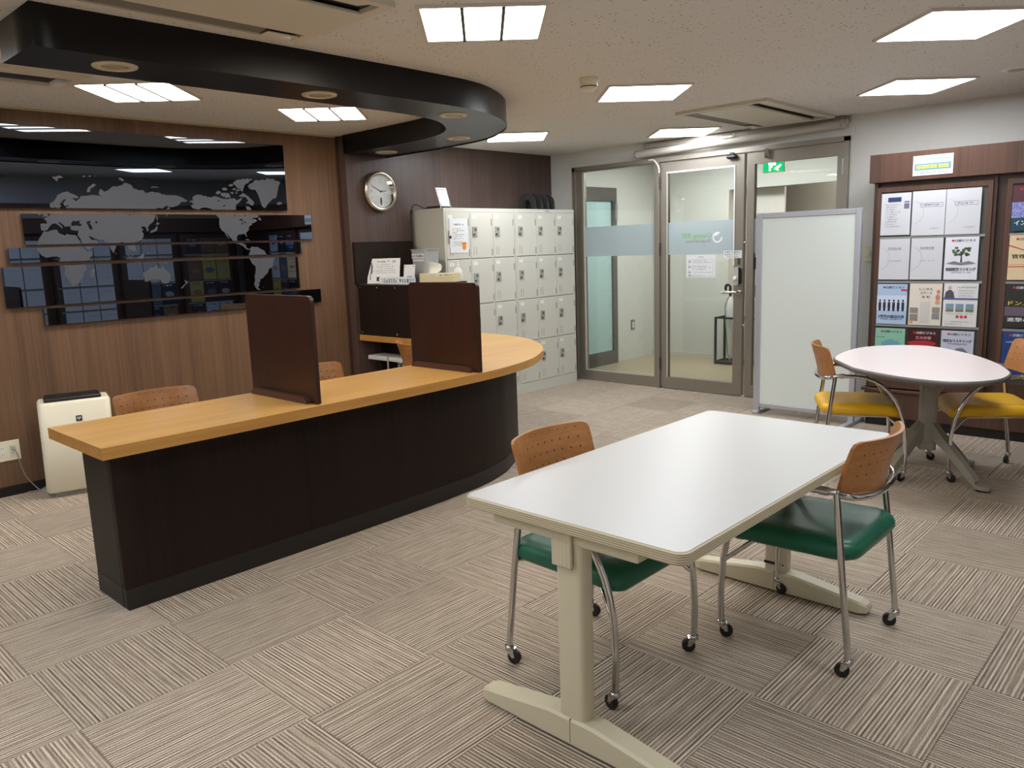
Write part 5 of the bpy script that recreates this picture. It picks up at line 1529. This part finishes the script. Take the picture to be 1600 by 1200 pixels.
for yy in (0.105, 0.158):
    sk = obj('socket', MB().bbox(ox+0.006, ox+0.0105, yy-0.014, yy+0.014, 0.25, 0.322, 0.002), WPLAS, t)
    mb = MB()
    for zz in (0.305, 0.268):
        mb.box(ox+0.0105, ox+0.011, yy-0.007, yy-0.005, zz-0.005, zz+0.005).box(ox+0.0105, ox+0.011, yy+0.004, yy+0.006, zz-0.005, zz+0.005)
    obj('slots', mb, INK, sk)
t = purifier
obj('plug', MB().bbox(ox+0.0105, ox+0.035, 0.148, 0.17, 0.29, 0.318, 0.005), mat('clear grey plug', (172, 172, 170), 0.3), t)
obj('power_cord', MB().tube(spline([(ox+0.03, 0.162, 0.298), (ox+0.04, 0.175, 0.26), (ox+0.035, 0.185, 0.19), (ox+0.035, 0.21, 0.10), (ox+0.05, 0.25, 0.03), (ox+0.06, 0.262, 0.008), (ox+0.05, 0.225, 0.006), (ox+0.035, 0.205, 0.006), (ox+0.045, 0.23, 0.006), (ox+0.055, 0.27, 0.008), (ox+0.075, 0.32, 0.035)], 6), 0.0035, 8), mat('grey cord', (150, 146, 138), 0.5), t)

# ================================================================ BOOKCASES
def bookcase(name, label, x0, x1, doors, origin, rz, depth=0.485, ends=(True, True)):
    """local: front plane y=0 facing -y, x along the front; doors are (x0, x1) leaves with a display board"""
    t = thing(name, label, 'bookcase', origin, rz, 'walnut display bookcases')
    W = lambda nm, mb, m, p=t: obj(nm, mb, m, p, world=False)
    W('carcass', MB().box(x0+0.03, x1, 0.03, depth, 0.29, 1.80), WOODBD)
    W('header', MB().bbox(x0, x1, -0.03, depth, 1.80, 1.998, 0.002, 1), WOODB)
    W('side_post', MB().box(x0+0.03, x0+0.055, 0.0, 0.03, 0.29, 1.80), WOODBD)
    W('lower_cabinet', MB().box(x0+0.02, x1, -0.0, depth, 0.07, 0.262), WOODB)
    W('ledge', MB().bbox(x0+0.0, x1, -0.02, depth, 0.265, 0.288, 0.003, 1), WOODB)
    W('kickboard', MB().box(x0+0.03, x1, 0.02, depth, 0, 0.07), KICK)
    for (a, b) in doors:
        d = W('display_door', MB().box(a, a+0.03, -0.004, 0.022, 0.30, 1.765).box(b-0.03, b, -0.004, 0.022, 0.30, 1.765).box(a+0.03, b-0.03, -0.004, 0.022, 1.73, 1.765).box(a+0.03, b-0.03, -0.004, 0.022, 0.30, 0.40), WOODB)
        W('display_back', MB().box(a+0.03, b-0.03, 0.008, 0.022, 0.40, 1.73), mat('grey felt board', (84, 84, 80), 0.8), d)
        W('inner_stile', MB().box(b+0.002, b+0.022, 0.006, 0.03, 0.30, 1.79), WOODBD)
        for k in range(4):
            z = 1.718-0.3185*(k+1)
            W('holder_rail', MB().box(a+0.03, b-0.03, -0.006, 0.008, z-0.004, z+0.012), mat('acrylic rail', (150, 154, 150), 0.3), d)
    return t
bk1 = bookcase('bookcase', 'walnut display bookcase along the far wall with an information sign', 0.425, 2.85, [(0.478, 1.218), (1.30, 2.04)], (0, 4.97, 0), 0)
bk2 = bookcase('bookcase', 'walnut display bookcase along the right wall, seen only in the mirror panels', -0.0, 3.9, [(0.14, 0.90), (1.0, 1.76), (1.85, 2.61), (2.72, 3.48)], (2.85, 4.93, 0), R(-90))

# sign on the header
t = thing('header_sign', 'white information board sign with a teal band on the bookcase header', 'sign', (0.846, 4.938, 1.827))
obj('sheet', MB().box(0.719, 0.974, 4.9365, 4.939, 1.827, 1.962), WHITE, t)
def far(mb, y): return mb.xf(Matrix.Translation((0, y, 0)))
obj('teal_band', far(rect(0.73, 0.962, 1.862, 1.908), 4.936), mat('teal print', (100, 152, 164), 0.6), t)
mb = lettering('INFORMATION  BOARD', 0.846, 1.885, 0.205, 0.026, True, 0.0012)
obj('lettering', far(mb, 4.9352), mat('yellow print', (224, 190, 62), 0.6), t)
obj('small_print', far(scribble(0.745, 0.955, 1.845, 0.011, 0.0105), 4.9355), INK, t)
obj('pencil_picture', far(MB().add([(0.79, 0, 1.94), (0.82, 0, 1.934), (0.96, 0, 1.929), (0.965, 0, 1.938), (0.82, 0, 1.946)], [(0, 1, 2, 3, 4)]), 4.9357), mat('pale teal print', (150, 200, 208), 0.6), t)

MAGW, MAGH = 0.207, 0.292
class Sheet:
    """a printed sheet or magazine standing in the display; drawn in its own space, origin at the lower left corner"""
    def __init__(s, parent_origin, rz, x, z, w_, h_, base, name, label, cat, group=None, yoff=-0.0125, thick=0.004):
        M = Matrix.Translation(parent_origin) @ Matrix.Rotation(rz, 4, 'Z') @ Matrix.Translation((x, yoff, z))
        s.t = thing(name, label, cat, M.translation, rz, group)
        s.t.rotation_euler = (R(-0.5), 0, rz)
        obj('cover', MB().box(0, w_, 0, thick, 0, h_), base, s.t, world=False)
        s.n = 0
    def put(s, name, mb, m):
        s.n += 1
        mb.xf(Matrix.Translation((0, -0.0006-0.00022*s.n, 0)))
        return obj(name, mb, m, s.t, world=False)
TITLE = '日経ビジネス'
def masthead(s, w_, h_, ink=INK):
    s.put('red_mark', rect(w_*0.19, w_*0.27, h_*0.895, h_*0.94), RED)
    s.put('masthead', lettering(TITLE, w_*0.60, h_*0.918, w_*0.60, h_*0.062, True, 0.0006), ink)
cols = [0.512, 0.728, 0.946]
zr = [1.422, 1.103, 0.784, 0.466]
O1 = (0, 4.97, 0)
arc_mat = mat('grey arc line', (150, 152, 156), 0.6)
def arc_line(s, w_, h_):
    mb = MB()
    rows = [[(-0.02*w_+rr*math.cos(a), 0, h_*0.52+rr*1.05*math.sin(a)) for a in [R(-72+144*k/16) for k in range(17)]] for rr in (w_*0.37, w_*0.378)]
    mb.grid(rows, False)
    s.put('arc_line', mb, arc_mat)
PAP = mat('report white', (206, 208, 214), 0.5)
# row 1
s = Sheet(O1, 0, cols[0], zr[0], 0.20, 0.297, PAP, 'report_cover', 'white report sheet with a dark blue picture strip, top left of the display door', 'report')
arc_line(s, 0.2, 0.29)
s.put('blue_strip', rect(0.045, 0.135, 0.235, 0.268), mat('night blue print', (44, 60, 104), 0.6))
mb = MB()
for k in range(10): scribble(0.03, 0.13-0.02*(k % 3), 0.215-0.017*k, 0.008, 0.008, mb)
s.put('small_print', mb, GREYINK)
s.put('side_box', rect(0.155, 0.19, 0.185, 0.222, rect(0.157, 0.19, 0.228, 0.238)), mat('slate print', (110, 112, 130), 0.6))
for cx_, lab in ((cols[1], 'white report cover with a boxed title, top middle of the display door'), (cols[2], 'white report cover with a boxed title, top right of the display door')):
    w_, h_ = 0.214, 0.308
    s = Sheet(O1, 0, cx_-0.006, zr[0]-0.008, w_, h_, PAP, 'report_cover', lab, 'report', 'boxed-title reports')
    arc_line(s, w_, h_)
    bx = (0.055, 0.196, 0.196, 0.222)
    s.put('title_box', rect(bx[0], bx[1], bx[2], bx[2]+0.0015, rect(bx[0], bx[1], bx[3], bx[3]+0.0015, rect(bx[0], bx[0]+0.0015, bx[2], bx[3], rect(bx[1], bx[1]+0.0015, bx[2], bx[3]+0.0015)))), INK)
    s.put('title', scribble(0.07, 0.18, 0.21, 0.012, 0.011), INK)
    s.put('logo_ring', MB().grid([[(0.128+r_*math.cos(2*PI*k/14), 0, 0.047+r_*math.sin(2*PI*k/14)) for k in range(14)] for r_ in (0.004, 0.0055)], False, True), GREYINK)
    s.put('small_print', scribble(0.14, 0.185, 0.049, 0.008, 0.0075, scribble(0.14, 0.165, 0.040, 0.005, 0.006)), GREYINK)
# row 2
for cx_, ttl, lab in ((cols[0], '変更届出書', 'white form cover in the second row, first column of the display door'), (cols[1], '総会報告書', 'white form cover in the second row, middle column of the display door')):
    s = Sheet(O1, 0, cx_, zr[1], 0.208, 0.292, PAP, 'report_cover', lab, 'report', 'form covers')
    arc_line(s, 0.208, 0.292)
    s.put('title', lettering(ttl, 0.105, 0.222, 0.09, 0.02), GREYINK)
    s.put('small_print', scribble(0.06, 0.155, 0.135, 0.008, 0.008), GREYINK)
def mag(x, z, base, name, label, w_=MAGW, h_=MAGH, ink=INK, origin=O1, rz=0, group=None):
    s = Sheet(origin, rz, x, z, w_, h_, base, name, label, 'magazine', group)
    masthead(s, w_, h_, ink)
    return s
def blob(cx_, cz_, rx, rz_, n=14, jag=0.25, seed=1, mb=None):
    rnd = random.Random(seed); mb = mb or MB()
    return mb.add([(cx_+rx*math.cos(2*PI*k/n)*(1-jag*rnd.random()), 0, cz_+rz_*math.sin(2*PI*k/n)*(1-jag*rnd.random())) for k in range(n)], [tuple(range(n))])
s = mag(cols[2]+0.004, zr[1], mat('pale lilac cover', (222, 224, 234), 0.35), 'magazine', 'magazine with a green tree growing from an open book on its cover')
mb = MB()
rnd = random.Random(4)
for k in range(26): blob(0.104+rnd.uniform(-0.055, 0.055), 0.192+rnd.uniform(-0.026, 0.030), 0.014, 0.010, 9, 0.4, k, mb)
s.put('tree_crown', mb, mat('tree green print', (84, 104, 78), 0.6))
s.put('tree_trunk', MB().add([(0.098, 0, 0.118), (0.112, 0, 0.118), (0.107, 0, 0.18), (0.102, 0, 0.18)], [(0, 1, 2, 3)]), mat('trunk print', (74, 64, 56), 0.6))
s.put('open_book', MB().add([(0.01, 0, 0.112), (0.06, 0, 0.128), (0.104, 0, 0.115), (0.15, 0, 0.128), (0.197, 0, 0.112), (0.104, 0, 0.1)], [(0, 5, 2, 1), (2, 5, 4, 3)]), mat('book grey print', (120, 122, 128), 0.6))
s.put('title', lettering('知財経営ランキング', 0.104, 0.072, 0.185, 0.024, True, 0.0012), INK)
s.put('small_print', scribble(0.04, 0.17, 0.05, 0.010, 0.0095), INK)
# row 3
s = mag(cols[0]-0.001, zr[2]-0.006, mat('sky blue cover', (176, 200, 230), 0.35), 'magazine', 'blue magazine with a row of dark-suited people on its cover')
s.put('pale_sky', rect(0.0, 0.207, 0.10, 0.21), mat('pale sky print', (206, 220, 240), 0.6))
mb = MB()
for k in range(6):
    x = 0.022+k*0.032
    mb.add([(x-0.009, 0, 0.16), (x+0.009, 0, 0.16), (x+0.010, 0, 0.125), (x+0.007, 0, 0.095), (x-0.007, 0, 0.095), (x-0.010, 0, 0.125)], [(0, 5, 4, 3, 2, 1)])
    blob(x, 0.171, 0.007, 0.009, 8, 0.0, 1, mb)
s.put('suited_figures', mb, mat('suit print', (34, 38, 56), 0.6))
s.put('title', lettering('Z世代の就活白書', 0.103, 0.055, 0.18, 0.024, True, 0.0012), mat('navy title', (26, 34, 70), 0.6))
s.put('small_print', scribble(0.03, 0.18, 0.035, 0.010, 0.0095), mat('navy title', (26, 34, 70), 0.6))
s.put('red_strip', rect(0.165, 0.207, 0.243, 0.255), RED)
s = Sheet(O1, 0, cols[1]+0.006, zr[2]-0.006, 0.214, 0.297, mat('cream flyer', (226, 218, 206), 0.45), 'flyer', 'cream rental space flyer with small photos in the third row of the display', 'flyer')
for k, w_ in enumerate(('レンタル', 'スペース', '本 町')):
    s.put('title', lettering(w_, 0.11, 0.258-0.028*k, (0.088, 0.075, 0.055)[k], 0.019, True, 0.0005), INK)
for q in ((0.008, 0.062, 0.085, 0.125), (0.008, 0.062, 0.03, 0.078), (0.155, 0.205, 0.09, 0.13), (0.155, 0.205, 0.045, 0.085)):
    s.put('photo', rect(*q), mat('photo grey print', (140, 136, 130), 0.6))
s.put('centre_panel', rect(0.075, 0.14, 0.02, 0.17), mat('pale panel print', (206, 204, 198), 0.6))
s.put('figure', blob(0.19, 0.24, 0.012, 0.014, 10, 0.1, 2, blob(0.187, 0.20, 0.016, 0.022, 10, 0.1, 3)), mat('rose print', (200, 130, 120), 0.6))
s.put('orange_patch', blob(0.187, 0.165, 0.02, 0.014, 10, 0.2, 5, blob(0.02, 0.02, 0.014, 0.012, 10, 0.2, 6)), mat('orange patch print', (222, 160, 90), 0.6))
s = Sheet(O1, 0, cols[2]+0.012, zr[2]-0.008, 0.214, 0.302, mat('grey white flyer', (222, 222, 222), 0.45), 'flyer', 'white flyer with three small landscape photos in the third row of the display', 'flyer')
s.put('blue_bar', rect(0.0, 0.214, 0.188, 0.200), mat('blue bar print', (74, 88, 150), 0.6))
s.put('portrait', MB().add([(0.005, 0, 0.20), (0.07, 0, 0.20), (0.062, 0, 0.24), (0.046, 0, 0.256), (0.03, 0, 0.256), (0.012, 0, 0.24)], [(0, 1, 2, 3, 4, 5)]), mat('suit grey print', (76, 78, 86), 0.6))
s.put('portrait_face', blob(0.038, 0.271, 0.011, 0.014, 10, 0.0, 1), mat('skin print', (206, 170, 150), 0.6))
for q in (0.018, 0.08, 0.143): s.put('landscape_photo', rect(q, q+0.05, 0.105, 0.16), mat('sky photo print', (120, 150, 176), 0.6))
s.put('photo_foot', rect(0.018, 0.068, 0.105, 0.122, rect(0.08, 0.13, 0.105, 0.122, rect(0.143, 0.193, 0.105, 0.122))), mat('field photo print', (120, 124, 84), 0.6))
s.put('red_discs', blob(0.094, 0.07, 0.010, 0.010, 12, 0, 1, blob(0.12, 0.07, 0.010, 0.010, 12, 0, 1, blob(0.146, 0.07, 0.010, 0.010, 12, 0, 1))), RED)
mb = scribble(0.085, 0.20, 0.275, 0.012, 0.011)
for k in range(3): scribble(0.095, 0.19, 0.252-0.018*k, 0.008, 0.008, mb)
scribble(0.02, 0.19, 0.09, 0.008, 0.008, mb); scribble(0.02, 0.19, 0.035, 0.009, 0.009, mb); scribble(0.02, 0.12, 0.018, 0.008, 0.008, mb)
s.put('small_print', mb, GREYINK)['kind'] = 'stuff'
# row 4
s = mag(cols[0]-0.002, zr[3]-0.012, mat('mint cover', (140, 196, 172), 0.35), 'magazine', 'mint green magazine at the lower left of the display, half behind the oval table')
s.put('cover_picture', blob(0.11, 0.17, 0.08, 0.045, 16, 0.3, 3), mat('blue green print', (110, 160, 180), 0.6))
s.put('small_print', scribble(0.01, 0.07, 0.225, 0.010, 0.010), INK)
s = mag(cols[1]+0.006, zr[3]-0.012, mat('dark crimson cover', (70, 20, 30), 0.35), 'magazine', 'dark red magazine in the lower middle of the display, half behind the oval table', ink=WHITE)
s.put('red_glow', blob(0.10, 0.19, 0.10, 0.025, 16, 0.2, 8), mat('bright red print', (170, 36, 50), 0.6))
s.put('title', lettering('巨大中華', 0.11, 0.232, 0.10, 0.024, True, 0.001), mat('rose title', (222, 150, 160), 0.6))
s = mag(cols[2]+0.012, zr[3]-0.012, mat('lilac cover', (196, 200, 220), 0.35), 'magazine', 'lilac magazine at the lower right of the display, half behind the oval table')
s.put('title', lettering('残念なリスキリング', 0.103, 0.222, 0.178, 0.022, True, 0.0011), INK)
s.put('small_print', scribble(0.045, 0.165, 0.2, 0.010, 0.0095), INK)
s.put('cover_picture', blob(0.13, 0.15, 0.05, 0.03, 14, 0.4, 5), mat('grey tree print', (120, 122, 132), 0.6))
# second door: first column is seen at the picture edge
c2x = [1.335, 1.552, 1.768]
s = mag(c2x[0], zr[0]+0.002, mat('wine cover', (88, 50, 62), 0.35), 'magazine', 'wine red and blue magazine at the top of the second display door', ink=WHITE)
s.put('blue_middle', rect(0, MAGW, 0.085, 0.185), speckle('blue mottled print', (176, 180, 226), (80, 84, 170), 260, 0.42, 0.58, 0.5, 0))
s.put('teal_foot', rect(0, MAGW, 0.0, 0.085), mat('deep teal print', (20, 66, 84), 0.6))
s.put('title', lettering('インド', 0.07, 0.052, 0.10, 0.03, True, 0.0012), WHITE)
s = mag(c2x[0], zr[1], mat('sand cover', (222, 202, 162), 0.35), 'magazine', 'sand coloured magazine with red lines in the second display door')
s.put('title', lettering('管理職', 0.08, 0.155, 0.12, 0.028, True, 0.0012), INK)
s.put('red_lines', rect(0, MAGW, 0.085, 0.09, rect(0, MAGW, 0.10, 0.102, MB().add([(0, 0, 0.225), (0.12, 0, 0.18), (0.12, 0, 0.185), (0, 0, 0.232)], [(0, 1, 2, 3)]))), RED)
s = mag(c2x[0], zr[2], mat('charcoal cover', (40, 38, 40), 0.35), 'magazine', 'charcoal magazine with yellow and white titles in the second display door', ink=WHITE)
s.put('title', lettering('ドン.キ', 0.085, 0.165, 0.13, 0.028, True, 0.0012), mat('yellow title', (226, 206, 60), 0.6))
s.put('title', lettering('進撃の', 0.085, 0.055, 0.13, 0.028, True, 0.0012), WHITE)
s.put('cover_picture', rect(0, MAGW, 0.08, 0.14), mat('plum print', (104, 90, 104), 0.6))
s = mag(c2x[0], zr[3], mat('royal blue cover', (40, 66, 130), 0.35), 'magazine', 'royal blue magazine low in the second display door behind the chair back', ink=WHITE)
s.put('small_print', scribble(0.02, 0.12, 0.22, 0.012, 0.011), WHITE)
COVERS = [(52, 56, 74), (128, 100, 80), (176, 166, 96), (70, 62, 66), (176, 190, 206), (40, 44, 52), (150, 168, 190), (112, 60, 66), (196, 200, 204), (90, 100, 120)]
def simple_rack(origin, rz, xs, zs, white, label, group):
    """covers seen only small or reflected: a cover, a title and a picture each"""
    k = 0
    for z in zs:
        for x in xs:
            if white:
                s = Sheet(origin, rz, x, z, 0.208, 0.292, PAP, 'report_cover', label, 'report', group)
                s.put('title', scribble(0.03, 0.18, 0.24, 0.010, 0.010, scribble(0.03, 0.16, 0.10, 0.008, 0.009)), GREYINK)
            else:
                c = COVERS[(k*7+int(x*10)) % len(COVERS)]
                s = Sheet(origin, rz, x, z, MAGW, MAGH, mat('cover %d %d %d' % c, c, 0.35), 'magazine', label, 'magazine', group)
                dark = sum(c) < 300
                s.put('masthead', lettering(TITLE, 0.12, 0.268, 0.13, 0.02, True, 0.0006), WHITE if dark else INK)
                s.put('cover_picture', blob(0.10, 0.14, 0.08, 0.05, 12, 0.35, k), mat('picture %d' % (k % 3), ((170, 160, 150), (90, 110, 130), (150, 120, 96))[k % 3], 0.6))
            k += 1
simple_rack(O1, 0, c2x[1:], zr, False, 'magazine in the second display door, seen only in the mirror panels', 'reflected magazines of the far bookcase')
O2 = (2.85, 4.93, 0)
simple_rack(O2, R(-90), [0.18, 0.40, 0.62], zr, False, 'magazine in the right wall rack, seen only in the mirror panels', 'reflected magazines of the right bookcase')
simple_rack(O2, R(-90), [1.04, 1.26, 1.48], zr[:2], True, 'white report cover in the right wall rack, seen only in the mirror panels', 'reflected white reports')
simple_rack(O2, R(-90), [1.04, 1.26, 1.48], zr[2:], False, 'magazine in the right wall rack, seen only in the mirror panels', 'reflected magazines of the right bookcase')
simple_rack(O2, R(-90), [1.89, 2.11, 2.33], zr, True, 'white report cover in the right wall rack, seen only in the mirror panels', 'reflected white reports')
simple_rack(O2, R(-90), [2.76, 2.98, 3.20], zr, True, 'white report cover in the right wall rack, seen only in the mirror panels', 'reflected white reports')

# fine print too small to pick apart stays joined
for o in bpy.data.objects:
    if o.name.startswith('small_print'): o['kind'] = 'stuff'
